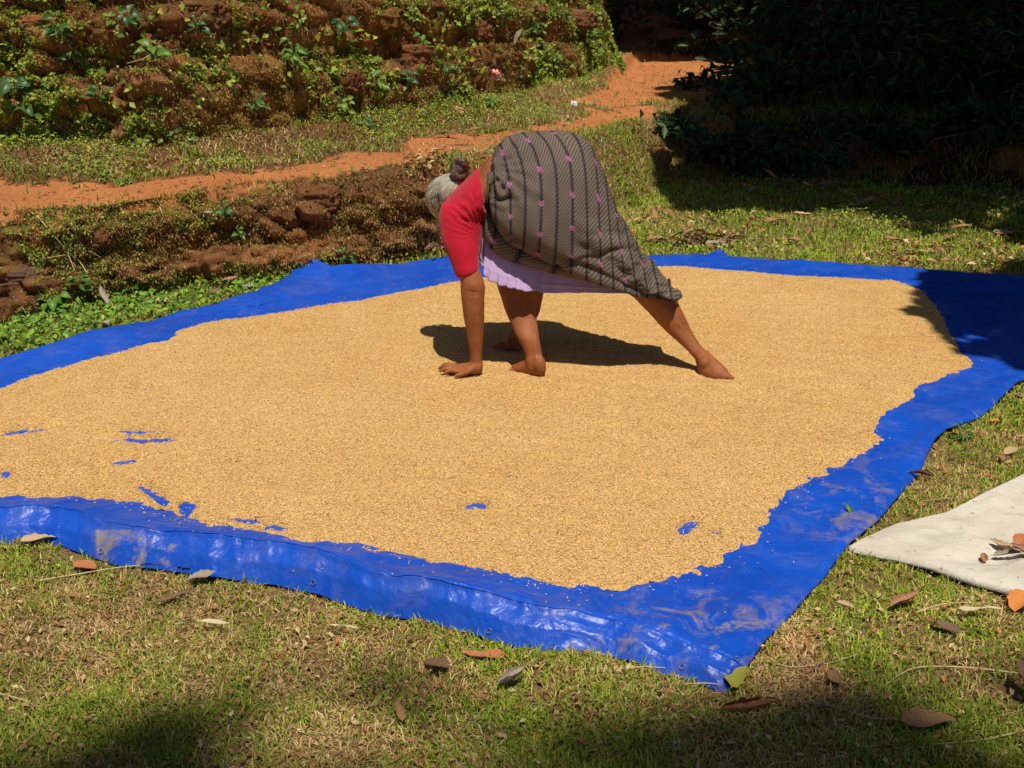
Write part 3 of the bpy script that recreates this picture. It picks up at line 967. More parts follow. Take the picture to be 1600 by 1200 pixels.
# pebbles and clods on the track
r = np.random.default_rng(141)
x, y = ground_pts(9000, 4.6, 11.5, 1.0, r)
ok = (path_mask(x, y) > 0.5)
x, y = x[ok], y[ok]; m = len(x)
s = r.uniform(0.004, 0.014, m)
c0 = np.stack([x, y, lawn_h(x, y)], -1)
oct_v = np.array([[1, 0, 0], [0, 1, 0], [-1, 0, 0], [0, -1, 0], [0, 0, 0.7]])
v = (c0[:, None] + oct_v[None] * s[:, None, None] * r.uniform(0.6, 1.3, (m, 5, 1))).reshape(-1, 3)
F = (np.arange(m)[:, None, None] * 5 + np.array([[0, 1, 4], [1, 2, 4], [2, 3, 4], [3, 0, 4]])[None]).reshape(-1, 3)
link('path_pebbles', make_mesh('path_pebbles', v, F, M_soil, np.repeat(np.array([[0.42, 0.17, 0.07]]) * r.uniform(0.5, 1.3, m)[:, None], 5, 0)), label='small laterite pebbles and clods on the orange path', cat='pebbles', kind='stuff')


# ------------------------------------------------------------------ leaf shapes shared by plants and litter
def leaf_mesh(name, mat, L=1.0, Wd=0.5, curl=0.3, cup=0.25, wav=0.05, heart=False, seed=0, thick=False):
    """a leaf lying along +Y from its stalk, unit length"""
    nu, nv = 9, 5
    rr = random.Random(seed)
    V = []
    for i in range(nu):
        t_ = i / (nu - 1)
        w = (math.sin(math.pi * t_ ** 0.75) ** 0.8 if 0 < t_ < 1 else 0.02)
        if heart:
            w = (1 - t_) ** 0.6 * min(1, (t_ + 0.06) * 5) + 0.0
        for j in range(nv):
            s_ = (j / (nv - 1) - 0.5) * 2
            xx = s_ * w * Wd / 2
            back = -0.12 * abs(s_) if heart and i == 0 else 0
            zz = cup * (abs(s_) ** 1.3) * w * Wd - curl * (t_ - 0.35) ** 2 * L + wav * math.sin(t_ * 11 + rr.random() * 2 + s_ * 2) * abs(s_) * 0.5
            V.append((xx * L, (t_ + back) * L, zz))
    return make_mesh(name, V, grid_faces(nu, nv), mat, smooth=True)


def crumpled_leaf(name, mat, wd, curl, cup, seed):
    nu, nv = 14, 7
    q = random.Random(seed)
    a1, a2, a3 = q.uniform(0, 6), q.uniform(0, 6), q.uniform(0, 6)
    tw = q.uniform(-0.9, 0.9); sgn = q.choice((-1, 1, 1)); asym = q.uniform(-0.25, 0.25); rollup = q.uniform(0.3, 1.3) * cup
    V = []
    for i in range(nu):
        t_ = i / (nu - 1)
        w = max(0.015, math.sin(math.pi * t_ ** q_pow(seed)) ** 0.75) * (1 - 0.18 * t_)
        if t_ < 0.08:
            w = 0.04
        mid = 0.10 * math.sin(t_ * 3 + a1) * t_
        for j in range(nv):
            s_ = (j / (nv - 1) - 0.5) * 2
            jag = 1 + 0.13 * math.sin(i * 2.3 + a2 + (3 if s_ > 0 else 0)) + 0.07 * math.sin(i * 4.1 + a3)
            r_ = abs(s_) * w * wd / 2 * jag * (1 + asym * (1 if s_ > 0 else -1))
            ang = rollup * abs(s_) * 1.3 + tw * (t_ - 0.5) * (1 if s_ > 0 else -1)
            x_ = math.copysign(r_ * math.cos(ang), s_)
            z_ = r_ * math.sin(ang) + sgn * 0.30 * curl * ((t_ - 0.5) ** 2 - 0.06) + 0.02 * math.sin(t_ * 9 + a3 + s_) * abs(s_)
            V.append((x_ + mid, t_, z_))
    return make_mesh(name, V, grid_faces(nu, nv), mat, smooth=True)


def q_pow(seed):
    return 0.7 + (int(seed) % 5) * 0.12


def leaf_green(name, color, fac=0.3):
    return translucent_mat(name, fac, 0.42, 0.45, 'c', color)


M_lg = {
    'bright': leaf_green('bright_green_leaf', (0.13, 0.29, 0.035), 0.35),
    'mid': leaf_green('green_leaf', (0.065, 0.16, 0.028)),
    'blue': leaf_green('bluish_green_leaf', (0.06, 0.15, 0.055)),
    'yellow': leaf_green('yellow_green_leaf', (0.23, 0.34, 0.04), 0.35),
    'dark': leaf_green('shade_leaf', (0.045, 0.12, 0.025)),
}


def dead_mat(name, color, color2):
    t = NT(name)
    n1 = t.noise(22, 5, 0.65)
    c = t.mix(t.map(n1, 0.35, 0.65), color, color2)
    c = t.mix(t.map(t.noise(90, 3, 0.6), 0.58, 0.7, 0, 0.6), c, tuple(a * 0.45 for a in color))
    return t.fin(c, 0.7, t.bump(n1, 0.4, 0.006), spec=0.3)


M_dead = {
    'brown': dead_mat('brown_dead_leaf', (0.27, 0.13, 0.06), (0.38, 0.21, 0.10)),
    'dark': dead_mat('dark_dead_leaf', (0.13, 0.07, 0.04), (0.22, 0.12, 0.07)),
    'grey': dead_mat('grey_dead_leaf', (0.25, 0.20, 0.155), (0.36, 0.30, 0.23)),
    'tan': dead_mat('tan_dead_leaf', (0.42, 0.27, 0.14), (0.52, 0.38, 0.22)),
    'orange': dead_mat('orange_dead_leaf', (0.52, 0.15, 0.03), (0.60, 0.26, 0.07)),
    'red': dead_mat('reddish_dead_leaf', (0.36, 0.10, 0.04), (0.46, 0.20, 0.08)),
    'pale': dead_mat('pale_straw_leaf', (0.50, 0.39, 0.23), (0.60, 0.50, 0.33)),
    'olive': dead_mat('yellow_green_fallen_leaf', (0.26, 0.25, 0.03), (0.36, 0.32, 0.05)),
}
STEM = NT('plant_stem'); M_stem = STEM.fin((0.12, 0.15, 0.04), 0.7)
BARK = NT('bark'); M_bark = BARK.fin(BARK.mix(BARK.noise(9, 5, 0.7), (0.10, 0.07, 0.045), (0.2, 0.15, 0.1)), 0.9, BARK.bump(BARK.noise(30, 5, 0.7), 0.7, 0.02))
M_twig = NT('dry_twig'); M_twig = M_twig.fin(M_twig.mix(M_twig.noise(30, 3), (0.24, 0.15, 0.08), (0.42, 0.31, 0.18)), 0.85)
M_twig_pale = NT('pale_dry_stem'); M_twig_pale = M_twig_pale.fin((0.52, 0.40, 0.22), 0.8)

LEAFVAR = {}
for k_, mt in M_lg.items():
    LEAFVAR[k_] = [leaf_mesh('leaf_' + k_, mt, 1, 0.55, 0.5, 0.25, 0.04, False, 1), leaf_mesh('leaf_' + k_, mt, 1, 0.7, 0.9, 0.15, 0.06, False, 2), leaf_mesh('heart_leaf_' + k_, mt, 1, 0.9, 0.5, 0.2, 0.05, True, 3), leaf_mesh('long_leaf_' + k_, mt, 1, 0.3, 0.8, 0.3, 0.03, False, 4)]


def surf_at(px, py, tree_pts=None):
    """where a sight line from the survey meets the ground or a bank"""
    dx, dy, dz = ray(px, py)
    tt = np.linspace(1.6, 14, 1600)
    x, y, z = dx * tt, dy * tt, CAM_H + dz * tt
    hit = z < lawn_h(x, y)
    i = int(np.argmax(hit)) if hit.any() else len(tt) - 1
    best = tt[i]
    for pts in (low_pts, up_pts):
        ppx, ppy = to_px(pts[:, 0], pts[:, 1], pts[:, 2])
        d = np.hypot(ppx - px, ppy - py)
        sel = d < 7
        if sel.any():
            best = min(best, float(np.min(pts[sel][:, 1]) / dy))
    return np.array([dx * best, dy * best, CAM_H + dz * best])


def plant(px, py, nleaf, size, tone, kinds, label, cat='plant', name='leafy_plant', height=0.12, spread=1.0, group=None, out=0.03):
    b = surf_at(px, py)
    rr = random.Random(int(px * 7 + py))
    root = link(name, None, loc=(b[0], b[1] - out * 0.2, b[2] - 0.01), label=label, cat=cat, group=group)
    g = Geo()
    for i in range(nleaf):
        a = math.tau * i / nleaf * 1.6 + rr.uniform(-0.5, 0.5)
        q = 0.25 + 0.75 * ((i + 1) / nleaf)
        hgt = height * q * rr.uniform(0.7, 1.15)
        rad = size * 0.45 * spread * rr.uniform(0.3, 1.2)
        base = Vector((math.cos(a) * rad, math.sin(a) * rad - out, hgt))
        g.add(tube([(0, 0, 0), (base.x * 0.35, base.y * 0.35 - 0.005, hgt * 0.6), base], [0.0035, 0.0025, 0.0015], 5))
        ls = size * rr.uniform(0.45, 0.95)
        lf = link('leaf', LEAFVAR[tone][rr.choice(kinds)], parent=root)
        out_dir = Vector((math.cos(a), math.sin(a) * 0.8 - 0.35, rr.uniform(-0.35, 0.45))).normalized()
        nrm = (Vector((0.1, -0.55, 0.85)) + Vector((rr.gauss(0, 0.35), rr.gauss(0, 0.35), rr.gauss(0, 0.25)))).normalized()
        yv = (out_dir - nrm * out_dir.dot(nrm)).normalized()
        xv = yv.cross(nrm).normalized()
        mtx = Matrix((xv, yv, nrm)).transposed().to_4x4()
        lf.matrix_local = Matrix.Translation(base) @ mtx @ Matrix.Scale(ls, 4)
    link('stem', g.mesh('stem', M_stem), parent=root)
    return root


PL = [
    # px, py, leaves, leaf size, tone, kinds, height, label
    (462, 108, 13, 0.085, 'bright', (0, 1), 0.17, 'bright green rosette of oval leaves on the high bank above the straight dark overhang'),
    (538, 178, 12, 0.075, 'yellow', (0, 1), 0.15, 'yellow green bushy sprig at the foot of the high bank above the path'),
    (95, 62, 10, 0.075, 'mid', (0, 2), 0.12, 'dark green creeper leaves hanging near the top left corner of the bank'),
    (28, 150, 9, 0.09, 'blue', (1, 2), 0.12, 'bluish broad leaves at the left edge of the high bank'),
    (120, 100, 12, 0.07, 'mid', (0, 3), 0.12, 'spreading green plant on bare orange soil at upper left'),
    (45, 185, 6, 0.085, 'mid', (1, 2), 0.10, 'two dark broad leaves low on the left of the high bank'),
    (240, 90, 6, 0.075, 'bright', (2,), 0.10, 'pale green heart shaped leaves beside the tilted brown stalk'),
    (205, 40, 8, 0.06, 'blue', (0, 2), 0.10, 'small bluish leaf cluster near the top of the bank left of the hollow'),
    (310, 50, 7, 0.065, 'blue', (1,), 0.10, 'grey green leaves over the brown hump at the top of the bank'),
    (160, 160, 9, 0.06, 'mid', (0, 1), 0.09, 'mid green leaves beside the small orange fleck on the left bank'),
    (405, 175, 8, 0.065, 'mid', (1, 2), 0.10, 'dull green plant in the middle of the bank below the overhang'),
    (538, 55, 10, 0.07, 'blue', (0, 1), 0.12, 'blue green shrublet on top of the bank right of the bright rosette'),
    (470, 50, 7, 0.06, 'yellow', (0,), 0.10, 'light green sprig near the top edge above the bright rosette'),
    (590, 140, 8, 0.07, 'bright', (0, 3), 0.09, 'two pairs of light green leaves above the path bank foot'),
    (575, 195, 7, 0.05, 'blue', (2,), 0.07, 'small dark plant with one heart leaf at the grassy foot of the bank'),
    (645, 40, 12, 0.055, 'yellow', (2, 0), 0.14, 'yellow green vine curtain at the top centre of the bank'),
    (660, 85, 11, 0.055, 'bright', (2,), 0.12, 'hanging vine of pointed heart leaves below the top centre'),
    (700, 115, 10, 0.055, 'mid', (0, 2), 0.10, 'green vine tangle left of the red wrapper'),
    (640, 130, 9, 0.06, 'blue', (1,), 0.09, 'dusty blue green leaves in the middle of the bank'),
    (790, 30, 11, 0.055, 'bright', (0, 2), 0.10, 'sunlit leafy clump at the top of the bank right of centre'),
    (835, 55, 10, 0.085, 'blue', (1, 2), 0.11, 'large blue green leaves above the pale dead leaf'),
    (885, 30, 10, 0.07, 'mid', (0, 1), 0.10, 'green shrub near the rounded right end of the bank'),
    (830, 95, 7, 0.05, 'yellow', (2,), 0.08, 'small lime sprig below the pale dead leaf'),
    (870, 95, 10, 0.05, 'bright', (0,), 0.08, 'bright weeds low on the right end of the bank'),
    (770, 165, 11, 0.045, 'bright', (0, 1), 0.07, 'bright green weeds between the two wrappers above the path'),
    (730, 150, 8, 0.045, 'yellow', (2, 0), 0.08, 'lime green weeds near the lower wrapper'),
    (930, 60, 9, 0.05, 'bright', (0, 3), 0.09, 'thin weeds on the outermost right shoulder of the bank'),
    (168, 278, 6, 0.04, 'bright', (1,), 0.03, 'left of two small round green plants at the path edge'),
    (200, 284, 8, 0.042, 'bright', (1,), 0.035, 'right of two small round green plants at the path edge'),
    (90, 480, 14, 0.07, 'bright', (1, 2), 0.09, 'broad leaved green weed at the foot of the low bank by the left edge'),
    (130, 455, 10, 0.06, 'mid', (1, 0), 0.10, 'green weed under the pale dry roots of the low bank'),
    (50, 505, 10, 0.06, 'bright', (0, 1), 0.07, 'low green weed beside the tarpaulin at the far left'),
    (210, 455, 10, 0.05, 'mid', (0, 2), 0.06, 'green weed behind the brown leaf near the tarpaulin'),
    (375, 370, 9, 0.045, 'bright', (1, 2), 0.07, 'small green plant climbing the notch in the low bank'),
    (352, 335, 8, 0.045, 'mid', (1,), 0.07, 'dark green sprig above the notch in the low bank'),
    (545, 405, 9, 0.05, 'mid', (0, 1), 0.06, 'green tuft behind the tarpaulin fold left of the leaf pile'),
    (1335, 820, 6, 0.05, 'bright', (3,), 0.03, 'small bright seedling in the lawn between the sack and the tarpaulin'),
    (1500, 690, 14, 0.035, 'mid', (0, 3), 0.06, 'dark green weed growing against the right edge of the tarpaulin'),
    (1575, 335, 12, 0.08, 'bright', (3,), 0.12, 'sunlit narrow leaved plant at the edge of the shade on the right'),
]
for i, (px, py, nl, sz_, tone, kinds, hgt, lab) in enumerate(PL):
    if px > 1300 and py > 600:
        out = 0.0
    else:
        out = 0.03
    plant(px, py, nl, sz_, tone, kinds, lab, height=hgt, out=out)


# ------------------------------------------------------------------ dead leaves and other litter, one by one
def dead_leaf(px, py, L, Wd, kind, rot, label, curl=0.6, cup=0.5, tilt=0.0, zoff=0.018, name='fallen_leaf', cat='leaf', on=None, roll=0.0, group=None):
    if on == 'sack':
        x, y = G(px, py, 0.035); q_ = np.hypot(sx - x, sy - y); b = np.array([x, y, float(sz.ravel()[q_.argmin()]) - 0.006])
    elif on == 'tarp':
        x, y = G(px, py, 0.03); b = np.array([x, y, 0.05])
    else:
        b = surf_at(px, py)
    m = crumpled_leaf('fallen_leaf', M_dead[kind], Wd / L, curl if Wd > 0.016 else 0.1, cup if Wd > 0.016 else 0.1, int(px * 3 + py))
    o = link(name, m, loc=(b[0], b[1], b[2] + zoff), label=label, cat=cat, group=group)
    o.rotation_euler = (R(tilt), R(roll), R(rot))
    L *= 1.12; o.scale = (L, L, L)
    # keep the leaf centred on its survey point
    zs = v_of(m)[:, 2]; o.location.z += L * 0.5 * max(0.0, -float(zs.min()))
    c = Matrix.Rotation(R(rot), 3, 'Z') @ Vector((0, L / 2, 0))
    o.location = Vector(o.location) - c
    return o


LV = [
    (800, 1078, 0.075, 0.045, 'grey', -60, 'pale grey brown crumpled leaf lying in the grass below the tarpaulin', 1.2, 0.7, 12),
    (683, 1052, 0.06, 0.04, 'dark', 80, 'dull dark leaf in the grass left of the crumpled grey one', 0.4, 0.3, 0),
    (757, 1034, 0.095, 0.03, 'red', 80, 'long brown leaf tucked under the shadow of the tarpaulin edge', 0.5, 0.6, 0),
    (1152, 1077, 0.065, 0.045, 'olive', -35, 'yellow green leaf under the nearest corner of the tarpaulin', 0.2, 0.2, 14),
    (1168, 1119, 0.135, 0.042, 'red', -82, 'long curled reddish brown leaf below the tarpaulin corner', 0.4, 0.9, 0),
    (1445, 1146, 0.105, 0.055, 'brown', -100, 'broad flat brown leaf near the bottom right', 0.3, 0.2, 5),
    (1408, 955, 0.09, 0.04, 'brown', -55, 'twisted brown leaf in the grass below the white sack', 1.4, 0.7, 10),
    (1592, 957, 0.085, 0.055, 'orange', -40, 'bright orange leaf beneath the lower edge of the sack', 0.5, 0.4, 10),
    (1596, 1085, 0.09, 0.05, 'dark', 10, 'dark leaf cut by the right edge of the picture', 0.8, 0.5, 25),
    (1478, 993, 0.06, 0.035, 'dark', 60, 'small dark brown leaf under the orange one', 0.8, 0.4, 0),
    (1300, 1072, 0.05, 0.035, 'brown', 20, 'small brown leaf in the grass right of the yellow green leaf', 0.6, 0.4, 0),
    (1318, 958, 0.05, 0.02, 'tan', 60, 'thin tan leaf scrap below the sack corner', 0.5, 0.5, 0),
    (316, 914, 0.068, 0.042, 'grey', -70, 'grey brown leaf just below the near edge of the tarpaulin', 0.6, 0.3, 10),
    (292, 899, 0.055, 0.032, 'orange', 70, 'orange leaf touching the near edge of the tarpaulin', 0.4, 0.3, 10),
    (272, 946, 0.095, 0.018, 'dark', -58, 'narrow dark curled leaf lying below the grey brown one', 0.3, 0.8, 0),
    (62, 855, 0.10, 0.035, 'tan', -85, 'tan leaf wedged under the tarpaulin edge at the left', 0.3, 0.3, 0),
    (136, 896, 0.07, 0.04, 'red', 60, 'reddish brown leaf in the grass at the lower left', 0.3, 0.2, 0),
    (242, 893, 0.07, 0.02, 'brown', 85, 'thin brown leaf under the muddy part of the tarpaulin edge', 0.3, 0.4, 0),
    (325, 993, 0.13, 0.010, 'pale', -88, 'long pale straw blade lying across the lawn', 0.02, 0.3, 0),
    (540, 997, 0.07, 0.006, 'pale', -95, 'thin pale straw in the lawn right of the long blade', 0.02, 0.3, 0),
    (1525, 971, 0.10, 0.014, 'pale', -92, 'thick pale straw blade under the lower edge of the sack', 0.02, 0.3, 0),
    (627, 1130, 0.05, 0.02, 'brown', 10, 'small upright brown leaf near the bottom centre', 0.8, 0.5, 20),
    (1438, 752, 0.075, 0.03, 'dark', 70, 'dark rolled leaf against the tarpaulin above the sack', 0.4, 0.9, 0),
    (1577, 718, 0.05, 0.035, 'tan', -70, 'tan leaf in the grass above the white sack', 0.6, 0.4, 15),
    (1560, 726, 0.04, 0.03, 'brown', 20, 'brown scrap beside the tan leaf above the sack', 0.6, 0.4, 0),
    (1552, 668, 0.05, 0.025, 'orange', -95, 'small orange leaf in the grass by the right end of the tarpaulin', 0.3, 0.3, 0),
    (1590, 628, 0.06, 0.035, 'brown', 70, 'brown leaf beside the right end of the tarpaulin', 0.4, 0.3, 0),
    (322, 344, 0.07, 0.03, 'grey', -85, 'flat pale grey leaf on top of the low bank', 0.2, 0.2, 8),
    (166, 484, 0.12, 0.035, 'grey', 28, 'long pale curled leaf standing in the weeds behind the tarpaulin', 1.0, 0.6, 30),
    (250, 480, 0.10, 0.035, 'tan', 82, 'light brown leaf on the grass behind the tarpaulin at the left', 0.3, 0.3, 5),
    (166, 515, 0.07, 0.04, 'grey', 50, 'greyish leaf at the tarpaulin edge left of the light brown one', 0.3, 0.3, 5),
    (392, 458, 0.09, 0.04, 'grey', -88, 'flat grey leaf against the tarpaulin near its raised fold', 0.3, 0.2, 5),
    (358, 450, 0.09, 0.035, 'brown', -55, 'brown curled leaf left of the flat grey one', 1.2, 0.6, 10),
    (336, 476, 0.06, 0.03, 'dark', -60, 'small dark leaf on the tarpaulin edge below the brown curled one', 0.8, 0.5, 10),
    (1213, 352, 0.17, 0.05, 'brown', -84, 'long brown leaf lying alone in the sunlit grass behind the tarpaulin', 0.3, 0.4, 0),
    (1250, 343, 0.13, 0.05, 'tan', -84, 'paler leaf just behind the long brown one', 0.3, 0.4, 0),
    (1440, 403, 0.10, 0.03, 'olive', -88, 'yellow green leaf behind the far edge of the tarpaulin', 0.3, 0.3, 0),
    (1240, 383, 0.09, 0.04, 'brown', 75, 'brown leaf near the far tarpaulin edge left of the yellow green one', 0.5, 0.4, 0),
    (1395, 385, 0.10, 0.045, 'brown', 60, 'brown leaf behind the yellow green one at the far edge', 0.5, 0.4, 8),
    (1328, 330, 0.11, 0.045, 'brown', -80, 'leaf on the border of the shade behind the tarpaulin', 0.5, 0.4, 4),
    (1500, 362, 0.13, 0.05, 'brown', -75, 'brown leaf in dappled shade at the right behind the tarpaulin', 0.5, 0.4, 4),
    (1572, 372, 0.16, 0.08, 'tan', -88, 'large ochre leaf at the right edge behind the tarpaulin', 0.3, 0.2, 0),
    (815, 76, 0.10, 0.07, 'grey', -60, 'pale dead leaf caught on the high bank', 0.4, 0.3, 60),
    (1020, 348, 0.07, 0.045, 'brown', 30, 'upright dry leaf in the grass beside the patterned skirt', 0.7, 0.4, 35),
    (1000, 352, 0.08, 0.035, 'tan', -75, 'tan leaf next to the upright dry leaf by the skirt', 0.4, 0.4, 5),
    (700, 216, 0.16, 0.025, 'dark', -85, 'long dark leaf lying on the orange path', 0.2, 0.4, 0),
    (745, 213, 0.12, 0.035, 'brown', -70, 'curled brown leaf on the path right of the long dark one', 1.0, 0.5, 6),
    (722, 236, 0.12, 0.02, 'dark', -95, 'thin dark leaf on the path above the hair bun', 0.4, 0.4, 0),
]
for (px, py, L, Wd, kind, rot, lab, curl, cup, tilt) in LV:
    zo = (0.034 if Wd < 0.016 else 0.022) if py > 560 else 0.03
    curl *= 0.75
    dead_leaf(px, py, L, Wd, kind, rot, lab, curl, cup, tilt, zoff=zo, on='tarp' if (px, py) == (336, 476) else None)

# leaves that dropped on the sack
for (px, py, L, Wd, kind, rot, lab) in [
    (1566, 852, 0.06, 0.035, 'tan', 60, 'light tan leaf, leftmost of the heap on the white sack'),
    (1596, 848, 0.07, 0.05, 'red', -30, 'dark red leaf on top of the heap on the white sack'),
    (1575, 866, 0.075, 0.022, 'grey', -92, 'thin grey leaf under the heap on the white sack'),
    (1597, 872, 0.06, 0.04, 'brown', 20, 'brown leaf at the front of the heap on the white sack'),
    (1538, 868, 0.035, 0.022, 'brown', -20, 'small brown scrap left of the heap on the white sack')]:
    dead_leaf(px, py, L, Wd, kind, rot, lab, 1.0, 0.7, 12, zoff=0.012, on='sack')


# heaps of raked dry leaves, each one object made of single leaves
def leaf_heap(px, py, n, rx, ry, lab, seed, big=0.11):
    b = surf_at(px, py)
    rr = random.Random(seed)
    root = link('leaf_heap', None, loc=(b[0], b[1], b[2]), label=lab, cat='leaf heap')
    ms = [crumpled_leaf('dry_leaf', M_dead[k], w, c, q, i * 7 + seed) for i, (k, w, c, q) in enumerate([('brown', 0.4, 0.9, 0.6), ('tan', 0.35, 0.6, 0.8), ('dark', 0.4, 1.2, 0.5), ('brown', 0.3, 0.3, 0.9), ('grey', 0.35, 0.8, 0.5)])]
    for i in range(n):
        a, q = rr.uniform(0, math.tau), math.sqrt(rr.random())
        o = link('leaf', rr.choice(ms), parent=root)
        o.location = (math.cos(a) * q * rx, math.sin(a) * q * ry, 0.025 + 0.09 * (1 - q) * rr.random())
        o.rotation_euler = (rr.uniform(-0.4, 0.5), rr.uniform(-0.7, 0.7), rr.uniform(0, math.tau))
        s_ = rr.uniform(0.6, 1.1) * big
        o.scale = (s_, s_, s_)


leaf_heap(1095, 383, 30, 0.20, 0.10, 'heap of brown dry leaves in the grass behind the far tarpaulin edge', 1, 0.13)
leaf_heap(682, 385, 40, 0.16, 0.16, 'heap of tan dry leaves behind the far edge left of the red sleeve', 2, 0.08)
leaf_heap(1215, 300, 14, 0.3, 0.15, 'scattered heap of leaves in deep shade at the foot of the dark bank', 3, 0.14)
leaf_heap(1360, 322, 12, 0.3, 0.1, 'thin patch of fallen leaves where the shade ends on the grass', 4, 0.12)


# twigs and dry creeping stems
def stem_line(pts, rad, mat, label, name='dry_stem', cat='stem', lift=0.014, base=True, on_tarp=False):
    P3 = []
    for px, py in pts:
        if on_tarp:
            x, y = G(px, py, 0.05); b = (x, y, 0.055)
        else:
            b = surf_at(px, py)
        P3.append(Vector((b[0], b[1], b[2] + lift)))
    sm = []
    for i in range(len(P3) - 1):
        for k in range(4):
            q = k / 4
            p0, p1, p2, p3 = P3[max(i - 1, 0)], P3[i], P3[i + 1], P3[min(i + 2, len(P3) - 1)]
            sm.append(0.5 * ((2 * p1) + (p2 - p0) * q + (2 * p0 - 5 * p1 + 4 * p2 - p3) * q * q + (3 * p1 - p0 - 3 * p2 + p3) * q ** 3))
    sm.append(P3[-1])
    o0 = sm[0].copy()
    g = Geo().add(tube([q - o0 for q in sm], list(np.linspace(rad, rad * 0.45, len(sm))), 6))
    return link(name, g.mesh(name, mat), loc=o0, label=label, cat=cat)


stem_line([(1600, 1062), (1520, 1052), (1440, 1050), (1405, 1062), (1380, 1082)], 0.0022, M_twig_pale, 'long curved tan stem in the grass at the lower right')
stem_line([(1250, 1105), (1300, 1112), (1350, 1128), (1390, 1133)], 0.0035, M_twig, 'brown stick above the bottom right broad leaf')
stem_line([(1600, 1150), (1530, 1165), (1450, 1172)], 0.0022, M_twig_pale, 'pale stem near the bottom right corner')
stem_line([(1430, 965), (1470, 952), (1520, 950), (1560, 960)], 0.0020, M_twig_pale, 'thin arched stem ending at the orange leaf')
stem_line([(1345, 850), (1352, 852), (1362, 852)], 0.0014, M_twig, 'tiny dark twig lying on the tip of the sack', lift=0.05)
stem_line([(1060, 1078), (1100, 1076), (1128, 1078)], 0.0025, M_twig_pale, 'pale stem poking out under the nearest tarpaulin corner')
stem_line([(960, 1056), (1000, 1050), (1040, 1052)], 0.0022, M_twig_pale, 'thin stem in the shadow along the near tarpaulin edge')
stem_line([(1200, 1035), (1230, 1050), (1290, 1045), (1340, 1030)], 0.0018, M_twig_pale, 'thin stem in the grass right of the tarpaulin corner')
stem_line([(430, 895), (445, 905), (462, 920)], 0.0025, M_twig_pale, 'short pale stick leaning on the near tarpaulin rim', lift=0.05)
stem_line([(60, 915), (120, 905), (180, 895), (225, 890)], 0.0025, M_twig_pale, 'thin straight stem along the left of the near edge')
stem_line([(25, 1185), (45, 1165), (60, 1150)], 0.003, M_twig, 'short brown stick at the lower left')
stem_line([(0, 1092), (40, 1103), (70, 1120)], 0.0018, M_twig_pale, 'tan runner at the left edge of the lawn')
stem_line([(1440, 790), (1490, 785), (1540, 786)], 0.0022, M_twig, 'brown stem above the upper edge of the sack')
stem_line([(60, 345), (85, 375), (105, 400), (118, 430)], 0.003, M_twig_pale, 'pale root on the left of the low bank', lift=0.02)
stem_line([(112, 355), (120, 375), (106, 385)], 0.003, M_twig_pale, 'short hooked root on the low bank', lift=0.02)
stem_line([(100, 395), (125, 415), (140, 440), (152, 460)], 0.003, M_twig_pale, 'pale forked root above the green weeds of the low bank', lift=0.02)
stem_line([(75, 410), (105, 405), (135, 398), (160, 410)], 0.0022, M_twig_pale, 'root running sideways over the low bank', lift=0.02)
stem_line([(250, 330), (256, 345), (250, 355)], 0.003, M_twig_pale, 'bent pale twig on top of the low bank', lift=0.02)
stem_line([(295, 105), (330, 113), (370, 130), (405, 150)], 0.003, M_stem, 'long green arching stalk on the high bank', lift=0.05)
stem_line([(200, 112), (225, 105), (245, 92)], 0.003, M_twig_pale, 'tilted tan stalk below the heart leaves', lift=0.04)
stem_line([(298, 125), (305, 155), (315, 180), (335, 205)], 0.003, M_stem, 'thin upright vine in the middle of the high bank', lift=0.04)


# scraps of litter
def scrap(px, py, s_, col_, lab, cat='wrapper', name='wrapper', col2=None):
    b = surf_at(px, py)
    t = NT('crumpled_' + name)
    c2 = col2 or col_
    M = t.fin(t.mix(t.map(t.noise(60, 2), 0.45, 0.55), col_, c2), 0.35, spec=0.5)
    rr = random.Random(int(px))
    V = []
    for i in range(6):
        for j in range(6):
            V.append(((i / 5 - 0.5) * s_ + rr.gauss(0, s_ * 0.07), rr.gauss(0, s_ * 0.12), (j / 5 - 0.5) * s_ * 0.9 + rr.gauss(0, s_ * 0.07)))
    o = link(name, make_mesh(name, V, grid_faces(6, 6), M), loc=(b[0], b[1] - 0.02, b[2] + s_ * 0.3), label=lab, cat=cat)
    md = o.modifiers.new('thickness', 'SOLIDIFY'); md.thickness = 0.001
    return o


scrap(775, 121, 0.07, (0.62, 0.04, 0.02), 'crumpled red and white wrapper higher on the right of the bank', col2=(0.7, 0.5, 0.45))
scrap(718, 177, 0.06, (0.6, 0.09, 0.05), 'faded red wrapper low on the bank close to the path', col2=(0.65, 0.4, 0.35))
scrap(896, 166, 0.045, (0.35, 0.5, 0.65), 'small bluish white plastic scrap beside the path', 'plastic scrap', 'plastic_scrap', (0.75, 0.78, 0.8))
scrap(137, 154, 0.035, (0.6, 0.12, 0.05), 'small orange red scrap on the left part of the bank', 'scrap', 'paper_scrap')


